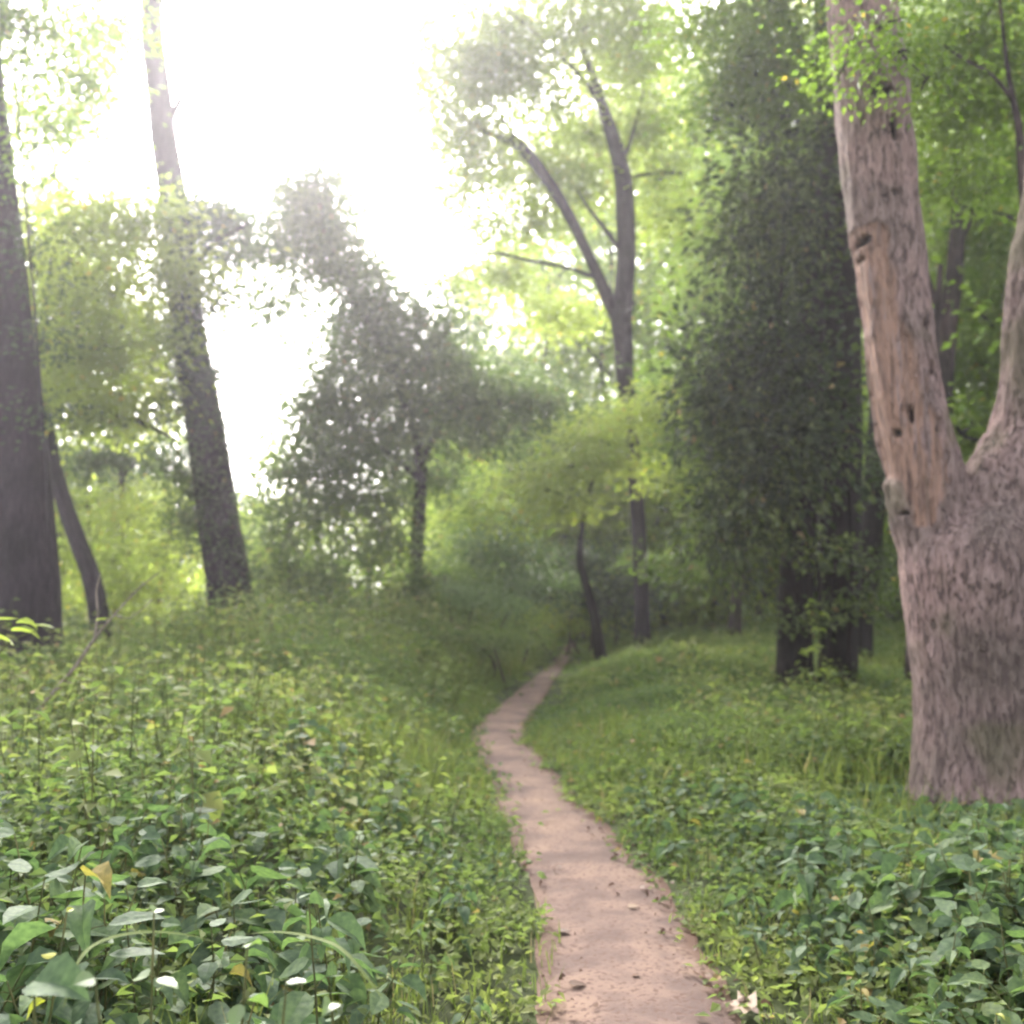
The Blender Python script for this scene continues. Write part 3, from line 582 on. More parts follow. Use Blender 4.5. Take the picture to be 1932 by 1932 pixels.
# --- the great pale forked tree on the right
def big_tree():
    Y = 6.9
    base = P(1857, 1500, Y); o3 = np.array([base[0], base[1], G1(base[0], base[1])])
    root = empty('great_forked_tree', o3, 'great pinkish grey forked trunk with a long strip of bare wood, nearest tree of all', 'tree')
    def S(pts): return catmull(stem_world(pts, Y), 10)
    body = S([(1866, 1640, 330), (1860, 1560, 272), (1856, 1480, 246), (1856, 1400, 238), (1856, 1300, 244), (1853, 1200, 262), (1850, 1100, 285), (1848, 1030, 285), (1842, 985, 235), (1832, 955, 150), (1826, 940, 60)])
    lft = S([(1800, 1130, 150), (1775, 1040, 148), (1754, 960, 140), (1738, 880, 134), (1719, 800, 130), (1705, 700, 128), (1693, 600, 127), (1680, 500, 130), (1667, 400, 134), (1656, 300, 138), (1646, 200, 140), (1636, 100, 136), (1627, 0, 132), (1612, -160, 124), (1596, -350, 112), (1585, -600, 95), (1580, -900, 70)])
    rgt = S([(1880, 1130, 200), (1885, 1040, 205), (1898, 960, 196), (1920, 890, 172), (1944, 830, 150), (1954, 780, 142), (1958, 720, 134), (1962, 600, 128), (1968, 500, 122), (1984, 400, 106), (1992, 250, 104), (2000, 60, 98), (2012, -200, 88), (2025, -500, 72), (2040, -900, 50)])
    bm = bmesh.new()
    allV = []; allT = []; off = 0
    for st, fl in ((body, 1), (lft, 0), (rgt, 0)):
        f = 0.22 * np.exp(-np.maximum(0, st[:, 2] - 0.0) / 0.16) if fl else None
        V, T = tube(st[:, :3] - o3, st[:, 3], 40, 0.055, seed=2.0 + off, flare=f)
        allV.append(V); allT.append(T + off); off += len(V)
    me = bpy.data.meshes.new('tmp'); V = np.concatenate(allV); T = np.concatenate(allT)
    me.from_pydata(V.tolist(), [], T.tolist()); me.update()
    ob = bpy.data.objects.new('tmp', me); COL.objects.link(ob)
    md = ob.modifiers.new('r', 'REMESH'); md.mode = 'VOXEL'; md.voxel_size = 0.022; md.use_smooth_shade = True
    sm = ob.modifiers.new('s', 'SMOOTH'); sm.factor = 0.5; sm.iterations = 9
    dg = bpy.context.evaluated_depsgraph_get()
    me2 = bpy.data.meshes.new_from_object(ob.evaluated_get(dg)); bpy.data.objects.remove(ob)
    nv = len(me2.vertices); co = np.zeros(nv * 3, np.float32); me2.vertices.foreach_get('co', co); co = co.reshape(-1, 3).astype(float)
    no = np.zeros(nv * 3, np.float32); me2.vertices.foreach_get('normal', no); no = no.reshape(-1, 3)
    wp = co + o3
    # where each point of the bark lies relative to the left stem: height rows and side
    def row(pyy):  # world height of a grid row at the stem's distance
        return P(1700, pyy, Y)[2]
    z = wp[:, 2]
    tab = [(440, 1618, 1668), (480, 1614, 1672), (560, 1625, 1684), (620, 1640, 1702), (700, 1652, 1735), (760, 1660, 1748), (820, 1668, 1772), (880, 1680, 1790), (915, 1700, 1796), (950, 1712, 1778), (1000, 1738, 1746)]
    zs = np.array([row(t[0]) for t in tab])[::-1]
    xl = np.array([P(t[1], t[0], Y - 0.2)[0] for t in tab])[::-1]; xr = np.array([P(t[2], t[0], Y - 0.2)[0] for t in tab])[::-1]
    jag = (fbm(np.c_[z * 7, z * 0], 3) - 0.5) * 0.09
    xx = wp[:, 0]
    L_ = np.interp(z, zs, xl); R_ = np.interp(z, zs, xr)
    front = no[:, 1] < 0.35
    ins = np.minimum(xx - L_ + jag, R_ - xx + jag * 1.3)
    bare = sstep(ins, -0.006, 0.012) * (z > zs[0]) * (z < zs[-1]) * front
    strip = fbm(np.c_[xx * 26, z * 1.2], 3)
    bare = bare * sstep(strip, 0.30, 0.40)
    hole = np.zeros(nv)
    for (hx, hy, rw, rh) in [(1637, 440, 13, 8), (1627, 470, 15, 9), (1722, 782, 6, 15), (1700, 812, 6, 9), (1722, 965, 7, 5), (1752, 605, 5, 10), (1765, 690, 4, 14), (1776, 800, 4, 14), (1690, 360, 7, 4), (1672, 366, 9, 4), (1662, 170, 22, 16), (1688, 240, 8, 30)]:
        c = P(hx, hy, Y - 0.25); a = PW(rw, Y); h = PW(rh, Y)
        d = np.sqrt(((xx - c[0]) / a) ** 2 + ((z - c[2]) / h) ** 2) + 0.5 * (vnoise(wp * 30) - 0.5)
        hole = np.maximum(hole, (1 - sstep(d, 0.7, 1.15)) * (no[:, 1] < 0.2) * (wp[:, 1] < Y + 0.05) * (xx < P(1800, hy, Y)[0] + 0.0))
    moss = sstep(fbm(wp * 2.2 + 4, 3) + 0.14 * sstep(xx, P(1860, 1100, Y)[0], P(1960, 1100, Y)[0]) * sstep(z, 0.9, 2.0), 0.58, 0.74) * 0.4 * (1 - bare)
    ridg = fbm(np.c_[wp[:, :2] * 17, wp[:, 2] * 3.0], 4) - 0.5
    chunk = fbm(np.c_[wp[:, :2] * 5, wp[:, 2] * 1.6], 3) - 0.5
    lip = np.exp(-((ins + 0.02) / 0.014) ** 2) * front * (z > zs[0]) * (z < zs[-1])
    disp = 0.020 * lip + (0.050 * ridg + 0.050 * chunk) * (1 - 0.7 * bare) - 0.020 * bare - 0.045 * hole
    co += no * disp[:, None]
    me2.vertices.foreach_set('co', co.astype(np.float32).ravel()); me2.update()
    for nm, arr in (('bare', bare), ('hole', hole), ('moss', moss)):
        a = me2.attributes.new(nm, 'FLOAT', 'POINT'); a.data.foreach_set('value', arr.astype(np.float32))
    me2.materials.clear(); me2.materials.append(M['bark_pink']); me2.name = 'trunk'
    link('trunk', me2, root)
    # high limbs and crown
    for br in ([(1612, -160, 60), (1480, -330, 44, 6.4), (1300, -480, 26, 6.0), (1150, -600, 12, 5.6)], [(1596, -380, 60), (1720, -620, 44, 7.2), (1800, -900, 20, 7.6)],
               [(2012, -220, 60), (2180, -420, 40, 7.2), (2400, -560, 18, 7.6)]):
        c2 = catmull(stem_world(br, Y), 8); V, T = tube(c2[:, :3] - o3, c2[:, 3], 14, 0.08, seed=br[0][0] % 5)
        b = Buf(); b.add(V, T, 0, .5, True); mb = b.mesh('branch', [M['bark_pink']]); link('branch', mb, root)
    b = Buf()
    crown_buf(b, [B(1200, -620, 320, 160, 6, 1.0), B(1700, -800, 380, 170, 7, 1.2), B(2250, -520, 280, 170, 7.4, 1.0)], leaf=0.10, dens=0.35, gap=0.4, origin=o3, flat=.4)
    link('crown', b.mesh('crown', [M['leaf_mid'], M['bark_pink']]), root)
    # leafy sprays in front of the left stem near the top of the picture
    o4 = P(1680, 120, 6.2)
    r2 = empty('leafy_spray', o4, 'small leafy sprays and a mossy clump across the pale left stem near its top', 'twig')
    b = Buf(); crown_buf(b, [B(1690, 100, 40, 14, 6.3, .15), B(1680, 40, 60, 30, 6.2, .2), B(1612, 70, 24, 40, 6.4, .12), B(1740, 160, 40, 30, 6.2, .2), B(1590, 130, 18, 30, 6.4, .1)], leaf=0.05, dens=0.30, origin=o4, gap=.3, tint=.45)
    link('foliage', b.mesh('foliage', [M['leaf_mid'], M['bark_brown']]), r2)
    b = Buf(); pth = catmull([P(1660, 40, 6.75) - o4, P(1670, 60, 6.5) - o4, P(1690, 90, 6.3) - o4, P(1750, 150, 6.2) - o4], 6)
    V, T = tube(pth, np.linspace(0.014, 0.004, len(pth)), 6); b.add(V, T, 0, .5, True); link('stem', b.mesh('stem', [M['bark_brown']]), r2)
big_tree()

# --- trees and shrubs right of / behind the great tree
tree('understory_tree', 'thin branching tree at the right edge, dark twigs against green leaves', 'tree', 11,
     [(1990, 1300, 24), (1975, 1100, 22), (1960, 800, 20), (1940, 500, 18), (1928, 330, 16), (1922, 240, 14), (1908, 170, 10), (1895, 80, 7), (1880, -60, 5)],
     branches=[[(1912, 190, 9), (1870, 140, 7), (1820, 112, 6), (1780, 85, 4)], [(1928, 330, 8), (1990, 200, 6, 11.4), (2060, 60, 4, 11.8)]],
     bark='bark_brown', leafm='leaf_mid',
     crown=[B(1850, 60, 110, 70, 12, 1.), B(1760, 150, 80, 80, 12.4, .9), B(1860, 220, 90, 70, 12.5, .9), B(1900, 330, 60, 50, 12, .8), B(1820, 320, 60, 50, 12.6, .6), B(2020, 100, 80, 90, 11.5, 1.), B(1900, -120, 170, 90, 11.5, 1.2)],
     ckw=dict(leaf=0.085, dens=0.9, gap=0.33, tint=0.5))
tree('green_tree', 'leafy green tree seen through the gap between the two pale stems', 'tree', 19,
     [(1770, 1200, 44), (1772, 1000, 42), (1776, 800, 40), (1785, 640, 36), (1800, 520, 32), (1806, 420, 26), (1806, 300, 16), (1800, 160, 8)],
     branches=[[(1785, 640, 20), (1760, 560, 14), (1740, 480, 8)], [(1802, 470, 18), (1850, 380, 12), (1900, 300, 7)]],
     bark='bark_brown', leafm='leaf_mid',
     crown=[B(1780, 240, 100, 60, 20, 1.4), B(1740, 350, 70, 70, 20, 1.2), B(1850, 420, 90, 60, 20.5, 1.4), B(1790, 480, 80, 60, 21, 1.4), B(1880, 560, 80, 70, 20.5, 1.4), B(1830, 660, 80, 60, 20.5, 1.4), B(1870, 760, 80, 60, 21, 1.4), B(1810, 800, 60, 60, 20, 1.2), B(1760, 560, 40, 60, 20, .8), B(2000, 500, 120, 160, 21, 1.6), B(1980, 800, 120, 160, 21, 1.6), B(1730, 700, 60, 100, 22, 1.2), B(1680, 800, 40, 120, 22, 1.)],
     ckw=dict(leaf=0.105, dens=0.9, gap=0.30, tint=0.55))
tree('shaded_tree', 'shaded tree behind the vine wrapped trunk, foliage down to its knees', 'tree', 24,
     [(1725, 1200, 26), (1722, 1000, 26), (1715, 800, 24), (1700, 500, 18), (1690, 250, 10)],
     branches=[[(1715, 800, 12), (1670, 700, 8), (1640, 620, 5)]],
     bark='bark_black', leafm='leaf_mid',
     crown=[B(1700, 120, 120, 120, 25, 1.8), B(1650, 300, 80, 100, 25, 1.6), B(1680, 1000, 70, 60, 24, 1.2), B(1720, 560, 70, 130, 25, 1.5), B(1690, 1110, 60, 40, 24, 1.), B(1860, 950, 160, 120, 26, 2.), B(1880, 1080, 150, 80, 26, 1.6)],
     ckw=dict(leaf=0.12, dens=0.55, gap=0.26, tint=0.4))
tree('red_barked_tree', 'narrow reddish dark trunk peeping out behind the foot of the pale forked tree', 'tree', 14,
     [(1724, 1312, 34), (1722, 1250, 28), (1724, 1180, 24), (1730, 1080, 22), (1745, 900, 20), (1760, 700, 16), (1775, 500, 10)], bark='bark_brown', foot=-0.05)
tree('slim_tree', 'slim dark trunk alone in the shade left of the vine wrapped giant', 'tree', 26,
     [(1385, 1198, 26), (1390, 1140, 24), (1394, 1080, 24), (1398, 1000, 24), (1400, 900, 22), (1396, 750, 18), (1385, 600, 12), (1375, 450, 6)],
     branches=[[(1398, 1000, 12), (1340, 900, 8), (1290, 840, 5)], [(1400, 900, 12), (1450, 800, 8), (1500, 700, 5)]],
     bark='bark_brown', leafm='leaf_mid',
     crown=[B(1310, 560, 70, 70, 25, 1.4), B(1280, 700, 80, 70, 25, 1.5), B(1330, 820, 80, 60, 25, 1.4), B(1260, 860, 80, 60, 25, 1.4), B(1320, 450, 60, 60, 26, 1.4), B(1370, 330, 70, 60, 26, 1.4), B(1220, 780, 60, 60, 25, 1.2), B(1390, 930, 60, 60, 25, 1.2), B(1270, 1060, 80, 35, 24, 1.)],
     ckw=dict(leaf=0.115, dens=0.6, gap=0.30, tint=0.5))
tree('lime_bough_tree', 'small tree with a lit bough coloured lime yellow sloping down over the path end', 'tree', 22,
     [(1122, 1165, 20), (1108, 1110, 17), (1095, 1060, 15), (1098, 1000, 10), (1110, 930, 6), (1140, 860, 4), (1170, 800, 3)],
     branches=[[(1100, 1010, 5), (1085, 960, 4, 21.5), (1060, 930, 3, 21)]],
     bark='bark_black', leafm='leaf_lime',
     crown=[B(1190, 790, 70, 28, 21, .8), B(1130, 830, 65, 28, 21, .8), B(1080, 880, 65, 30, 20.8, .8), B(1030, 925, 60, 26, 20.6, .7), B(975, 975, 55, 22, 20.5, .6), B(1250, 760, 50, 26, 21.4, .6), B(1140, 880, 50, 22, 21.4, .6), B(1060, 960, 50, 20, 21, .6), B(1270, 900, 45, 30, 22, .7)],
     ckw=dict(leaf=0.12, dens=0.9, gap=0.38, tint=0.9, flat=0.3))  # very light tint: the light on the bough is put into its leaf colour
bush('grey_shrub', 'pale greyish shrub with silvery leaves beyond the bank, left of the lime bough', 'shrub',
     [B(930, 1000, 70, 45, 25, .9), B(970, 1060, 80, 50, 25, .9), B(890, 1060, 60, 60, 25, .8), B(1000, 1110, 70, 40, 24, .8), B(920, 1120, 80, 35, 24, .8)], 'leaf_pale', ckw=dict(leaf=0.11, dens=0.6, gap=0.3, tint=0.5, tvar=.6))
bush('dark_hollow_shrub', 'dark leaved shrub for the shaded hollow at the path end under the lime bough', 'shrub',
     [B(1100, 1060, 70, 50, 27, 1.), B(1180, 1090, 70, 50, 27, 1.), B(1060, 1110, 60, 35, 26, .8), B(1150, 1140, 60, 25, 26, .8)], 'leaf_dark', ckw=dict(leaf=0.11, dens=0.7, gap=0.2, tint=0.3))  # dark leaves put in for the shade of the hollow
bush('bright_bush', 'low bright green bush where the path disappears', 'bush',
     [B(1050, 1155, 40, 24, 26, .6), B(1090, 1168, 45, 16, 27, .6), B(1010, 1160, 40, 26, 25, .6), B(1130, 1172, 30, 14, 26, .5)], 'leaf_lime', ckw=dict(leaf=0.085, dens=0.6, tint=0.7))
bush('silvery_weed_clump', 'grey green weed clump hanging over the left side of the path bend', 'bush',
     [B(950, 1215, 46, 34, 17, .5), B(905, 1200, 40, 34, 17.5, .5), B(1000, 1195, 24, 22, 20, .4)], 'leaf_herb', ckw=dict(leaf=0.07, dens=0.6, tint=0.6))
bush('pale_flowering_weed', 'patch of pale topped weeds on the bank crest by the grey shrub', 'bush',
     [B(900, 1130, 45, 25, 20, .5), B(965, 1150, 40, 22, 20, .5), B(860, 1115, 30, 22, 20, .4)], 'leaf_pale', ckw=dict(leaf=0.055, dens=0.45, tint=0.7, gap=.3))
# bright shrubs on the far left
bush('sunlit_shrub', 'sunlit yellow green shrub between the crooked trunk and the leaning trunk', 'shrub',
     [B(240, 980, 70, 60, 23, .9), B(300, 1050, 70, 70, 23, .9), B(200, 1060, 60, 70, 22.5, .9), B(150, 960, 40, 60, 23, .7), B(260, 1120, 100, 50, 22, .9), B(320, 960, 50, 50, 23.5, .8)], 'leaf_lime', ckw=dict(leaf=0.11, dens=0.55, gap=0.25, tint=0.65))
bush('sunlit_shrub', 'sunlit yellow green shrub right behind the leaning trunk', 'shrub',
     [B(470, 960, 40, 70, 26, .9), B(480, 1050, 40, 70, 26, .9), B(500, 870, 40, 50, 27, .8), B(440, 1100, 60, 60, 25, .8)], 'leaf_lime', ckw=dict(leaf=0.11, dens=0.5, gap=0.3, tint=0.6))
bush('sunlit_shrub', 'sunlit yellow green shrub showing past the slim viny trunk', 'shrub',
     [B(850, 960, 60, 80, 28, 1.), B(830, 1060, 40, 60, 27, .9), B(870, 880, 60, 50, 29, 1.), B(900, 960, 60, 60, 29, 1.)], 'leaf_lime', ckw=dict(leaf=0.12, dens=0.6, gap=0.25, tint=0.5))
bush('sunlit_shrub', 'pale green shrub low behind the thick trunk at the left edge', 'shrub',
     [B(0, 1080, 80, 80, 24, 1.), B(-60, 980, 80, 90, 24, 1.), B(110, 1120, 50, 60, 24, .8), B(-120, 1120, 90, 90, 22, 1.)], 'leaf_lime', ckw=dict(leaf=0.11, dens=0.6, gap=0.28, tint=0.6))

# --- wood beyond: three kinds of tree, copied
def wood_tree(seed, H, r0, spreadw, leafm, low, tint, label, leaf=0.23, dens=0.40):
    rng = np.random.default_rng(seed)
    root = empty('background_tree', (0, 0, 0), label, 'tree', 'trees of the wood beyond')
    pts = [np.array([0, 0, -0.3])]; x = 0.0; y = 0.0
    for k in range(1, 7):
        x += rng.normal() * 0.18; y += rng.normal() * 0.18; pts.append(np.array([x, y, H * k / 6.5]))
    c = catmull(pts, 5); V, T = tube(c, np.linspace(r0, 0.04, len(c)), 12, 0.08, seed)
    b = Buf(); b.add(V, T, 0, .5, True); link('trunk', b.mesh('trunk', [M['bark_dark']]), root)
    blobs = []
    for k in range(26):
        t = low + (1 - low) * (k + 0.5) / 26; a = k * 2.4 + rng.random()
        w = spreadw * math.sin(math.pi * min(1, 0.25 + 0.75 * (t - low) / (1 - low))) ** 0.6
        rr = w * (0.35 + 0.5 * rng.random())
        c0 = np.array([math.cos(a) * rr + x * t, math.sin(a) * rr + y * t, H * t])
        s_ = spreadw * (0.20 + 0.22 * rng.random())
        blobs.append((c0, (s_, s_, s_ * 0.7)))
        if k % 4 == 0:
            p0 = np.array([x * t, y * t, H * (t - 0.1)])
            pth = catmull([p0, (p0 + c0) / 2 + [0, 0, 0.3], c0], 4); V, T = tube(pth, np.linspace(r0 * 0.4, 0.03, len(pth)), 7, 0.05)
            bb = Buf(); bb.add(V, T, 0, .5, True); link('branch', bb.mesh('branch', [M['bark_dark']]), root)
    b = Buf(); crown_buf(b, blobs, leaf=leaf, dens=dens, gap=0.40, tint=tint, tvar=0.5, rng=rng, spread=0.5)
    link('crown', b.mesh('crown', [M[leafm], M['bark_dark']]), root)
    return root
def copy_tree(o):
    c = o.copy(); COL.objects.link(c)
    for ch in o.children:
        d = ch.copy(); d.parent = c; COL.objects.link(d)
    return c
KIND = [(wood_tree, (31, 24, 0.26, 4.6, 'leaf_lime', 0.18, 0.5, 'tall light green tree among the pale trees of the wood beyond the clearing')),
        (wood_tree, (32, 17, 0.22, 3.6, 'leaf_mid', 0.12, 0.5, 'leafy mid green tree filling the wood beyond the clearing')),
        (wood_tree, (33, 7, 0.12, 2.4, 'leaf_dark', 0.05, 0.5, 'low dark leafy tree in the understory of the wood beyond')),
        (wood_tree, (34, 7, 0.10, 2.4, 'leaf_lime', 0.05, 0.6, 'low sunlit yellow green tree at the bright edge of the wood beyond'))]
proto = [f(*a) for f, a in KIND]
used = [False] * 4
WL = {}
rw = np.random.default_rng(77)
# (grid x of the foot, distance, kind, scale)
WOOD = [(900, 40, 1, .8), (960, 48, 0, .8), (1030, 38, 1, .95), (1090, 46, 0, 1.), (1150, 40, 1, 1.05), (1230, 44, 0, 1.1), (1290, 37, 1, 1.2), (1360, 46, 0, 1.15), (1430, 38, 1, 1.3), (1500, 46, 0, 1.2),
        (1580, 36, 1, 1.2), (1660, 42, 0, 1.2), (1740, 34, 1, 1.25), (1830, 40, 0, 1.3), (1920, 33, 1, 1.3), (2040, 38, 0, 1.3), (2180, 30, 1, 1.3), (2300, 24, 0, 1.1), (2150, 18, 1, 1.),
        (1000, 56, 2, 1.2), (1120, 54, 2, 1.2), (1250, 50, 2, 1.2), (1340, 45, 2, .9), (1440, 52, 2, 1.2), (1540, 44, 2, .8), (1620, 50, 2, 1.), (1700, 44, 2, .8), (1800, 50, 2, 1.1), (1900, 44, 2, 1.1), (2040, 46, 2, 1.1), (1170, 42, 2, .6), (1230, 40, 2, .55), (1290, 42, 2, .65), (1345, 39, 2, .5), (1420, 40, 2, .6), (1480, 42, 2, .6), (1560, 38, 2, .6), (1650, 38, 2, .6), (1710, 36, 2, .55), (1120, 44, 2, .6), (1260, 70, 2, 1.6), (1400, 72, 2, 1.7), (1560, 70, 2, 1.6), (1720, 70, 2, 1.6), (1100, 74, 2, 1.4),
        (1190, 62, 0, 1.4), (1320, 60, 0, 1.5), (1460, 60, 0, 1.6), (1600, 58, 0, 1.5), (1750, 56, 0, 1.5), (1900, 54, 0, 1.5), (2100, 52, 0, 1.4), (1060, 64, 0, 1.0), (940, 62, 1, 1.),
        (700, 52, 2, 1.0), (560, 50, 3, 0.8), (380, 46, 3, 0.75), (240, 48, 3, .9), (120, 44, 3, .9), (-40, 42, 1, .8), (-200, 36, 1, .8), (-420, 32, 0, .9), (820, 56, 2, 1.3), (470, 58, 3, .8),
        (60, 33, 3, .95), (170, 36, 3, 1.0), (270, 34, 3, .9), (350, 38, 3, .9), (440, 40, 3, .75), (520, 42, 3, .8), (620, 40, 3, .8), (850, 38, 3, 1.1), (900, 34, 3, .8), (760, 44, 3, .9), (960, 36, 3, .8), (1020, 40, 3, 1.2), (1100, 36, 3, 1.1), (1260, 34, 3, 1.1), (1330, 33, 3, 1.0),
        (120, 33, 1, .75), (20, 30, 0, .62), (-90, 28, 0, .7), (230, 38, 1, .72), (930, 43, 0, .65), (865, 48, 0, .55), (300, 46, 1, .7)]
for (px, Yd, k, sc) in WOOD:
    x = (px - W / 2) / W / F * Yd
    if used[k]: o = copy_tree(proto[k])
    else: o = proto[k]; used[k] = True
    zone = [(-60, 'beyond the far left of the clearing'), (330, 'behind the crooked trunk'), (480, 'behind the leaning trunk'), (830, 'behind the viny tree'), (1080, 'straight beyond the end of the path'),
            (1280, 'behind the slender forked tree'), (1480, 'behind the slim tree in the shade'), (1700, 'behind the vine wrapped giant'), (1960, 'behind the great pale forked tree'), (9999, 'off beyond the right edge')]
    o['label'] = ['tall light green tree ', 'leafy mid green tree ', 'low dark leafy tree ', 'low sunlit yellow green tree '][k] + next(z_ for q_, z_ in zone if px < q_)
    WL.setdefault(o['label'], []).append((px / 1.0, o))
    o.location = (x, Yd, G1(x, Yd)); o.rotation_euler = (0, 0, rw.random() * 6.28)
    s_ = sc * (0.95 + 0.1 * rw.random()); o.scale = (s_, s_, s_)

ORD = ['leftmost', 'second from the left', 'third from the left', 'fourth from the left', 'fifth from the left', 'sixth from the left', 'seventh from the left']
for lb, lst in WL.items():
    if len(lst) > 1:
        for q, (_, o) in enumerate(sorted(lst, key=lambda t: t[0])): o['label'] = lb + ', ' + (ORD[q] if q < len(lst) - 1 else 'rightmost')
# ------------------------------------------------------------------ ground vegetation
def scatter(n, y0, y1, rng, margin=2.5, power=1.0):
    y = y0 + (y1 - y0) * rng.random(n) ** power
    hw = np.abs(y) * 0.60 + margin
    x = (rng.random(n) * 2 - 1) * hw
    keep = rng.random(n) < hw / hw.max()
    return x[keep], y[keep]
def near_right(x, y): return sstep(x - 0.55 * y * 0.0, 0, 1)
def herb_height(x, y, d, s):
    base = 0.06 + (0.30 + 0.16 * sstep(y, 5, 14)) * sstep(d, 0.0, 1.4)
    base = base + np.where(s < 0, 0.12 * sstep(d, 0.6, 2.5), -0.02)
    base = np.where((s > 0) & (y > 9), base * 0.78, base)
    base = base * (1 - 0.75 * (1 - sstep(d, 0, 2.2)) * sstep(y, 8, 14) * (s > 0))
    base = base * (1 - 0.7 * (1 - sstep(d, 0, 0.9)) * sstep(y, 10, 15))
    base = base * (1 - 0.65 * sstep(x, 1.7, 2.3) * sstep(y, 4.6, 5.3) * (1 - sstep(y, 7, 8)))
    base = base * (1 - 0.6 * sstep(-x, 5.0, 6.5) * sstep(y, 8, 11))
    return base * (0.35 + 1.5 * fbm(np.c_[x, y] * 1.1 + 3, 3))

rg = np.random.default_rng(3)
b = Buf()
for (n, y0, y1, per, leaf, hr) in [(4200, 0.6, 6.5, 20, 0.045, .10), (7500, 6.5, 14, 22, 0.056, .15), (9000, 14, 26, 20, 0.085, .2), (7500, 26, 44, 16, 0.13, .3), (1200, -7, 0.6, 14, 0.09, .2)]:
    x, y = scatter(n, y0, y1, rg); d, s = path_dist(x, y)
    k = (d > 0.02 + 0.10 * rg.random(len(d))) & ~((y > 14) & (d < np.where(s > 0, 0.45, 0.25)) & (y < 40)); x, y, d, s = x[k], y[k], d[k], s[k]
    h = herb_height(x, y, d, s); g = G(x, y)
    pt = 0.50 + 1.1 * (fbm(np.c_[x, y] * 0.7 + 20, 3) - 0.5) + 0.16 * (rg.random(len(x)) - 0.5)
    i = np.repeat(np.arange(len(x)), per); m = len(i)
    hh = h[i] * (0.25 + 0.75 * rg.random(m) ** 0.6)
    off = rg.normal(size=(m, 2)) * hr * (0.5 + 0.5 * np.minimum(1, d[i] / 0.6 + 0.15))[:, None]
    pos = np.c_[x[i] + off[:, 0], y[i] + off[:, 1], g[i] + hh]
    al = np.c_[off / hr + rg.normal(size=(m, 2)) * .6, rg.normal(size=m) * 0.45]
    nr = np.c_[rg.normal(size=(m, 2)) * 0.55, np.full(m, 1.0)]
    t = pt[i] + 0.35 * (rg.random(m) - 0.5); t = np.where(rg.random(m) < 0.012, 1.0, np.clip(t, 0, 0.93))
    leaves(b, pos, al, nr, leaf * (0.6 + 0.8 * rg.random(m)), 0.55 + 0.2 * rg.random(m), t, 'dia')
tag(link('low_herbs', b.mesh('low_herbs', [M['leaf_herb']])), 'dense low leafy herbs carpeting both sides of the path', 'herbs', kind='stuff')

b = Buf()
for (n, y0, y1, per, hgt, wid) in [(3600, 1.0, 7, 8, 0.30, 0.007), (9500, 7, 16, 10, 0.44, 0.011), (10000, 16, 28, 9, 0.50, 0.018), (6000, 28, 44, 8, 0.45, 0.03)]:
    x, y = scatter(n, y0, y1, rg); d, s = path_dist(x, y)
    k = (d > 0.05 * rg.random(len(d))) & ~((y > 14) & (d < np.where(s > 0, 0.45, 0.25)) & (y < 40)); x, y, d, s = x[k], y[k], d[k], s[k]
    dens = fbm(np.c_[x, y] * 0.4 + 50, 3) + np.where(y > 7, 0.12, 0.03)
    k = dens > 0.42; x, y, d, s = x[k], y[k], d[k], s[k]
    g = G(x, y); h = hgt * (0.3 + 0.7 * sstep(d, 0, 1.0)) * np.where(s > 0, 0.85 * (1 - 0.7 * (1 - sstep(d, 0, 2.2)) * sstep(y, 8, 14)), 1.1) * (1 - 0.65 * sstep(-x, 5.0, 6.5) * sstep(y, 8, 11))
    i = np.repeat(np.arange(len(x)), per); m = len(i)
    a = rg.random(m) * 6.283; ln = h[i] * (0.6 + 0.8 * rg.random(m)); lean = (0.15 + 0.55 * rg.random(m)) * ln
    bx = x[i] + rg.normal(size=m) * .05; by = y[i] + rg.normal(size=m) * .05; bz = g[i] - 0.02
    dx, dy = np.cos(a), np.sin(a); sx, sy = -dy, dx
    w = wid * (0.6 + 0.8 * rg.random(m))
    p0 = np.c_[bx - sx * w / 2, by - sy * w / 2, bz]; p1 = np.c_[bx + sx * w / 2, by + sy * w / 2, bz]
    mx_, my_, mz = bx + dx * lean * .35, by + dy * lean * .35, bz + ln * 0.6
    p2 = np.c_[mx_ - sx * w * .42, my_ - sy * w * .42, mz]; p3 = np.c_[mx_ + sx * w * .42, my_ + sy * w * .42, mz]
    p4 = np.c_[bx + dx * lean, by + dy * lean, bz + ln * 0.95]
    V = np.stack([p0, p1, p2, p3, p4], 1).reshape(-1, 3)
    T = (np.array([[0, 1, 3], [0, 3, 2], [2, 3, 4]])[None] + (np.arange(m) * 5)[:, None, None]).reshape(-1, 3)
    pt = 0.42 + 0.7 * (fbm(np.c_[x, y] * 0.6 + 70, 2) - 0.5)
    t = pt[i] + 0.4 * (rg.random(m) - 0.5); t = np.where(rg.random(m) < 0.035, 0.97, np.clip(t, 0, 0.9))
    b.add(V, T, 0, np.repeat(t, 3), True)
tag(link('tall_grass', b.mesh('tall_grass', [M['grass']])), 'loose tall grass growing among the herbs along the path', 'grass', kind='stuff')

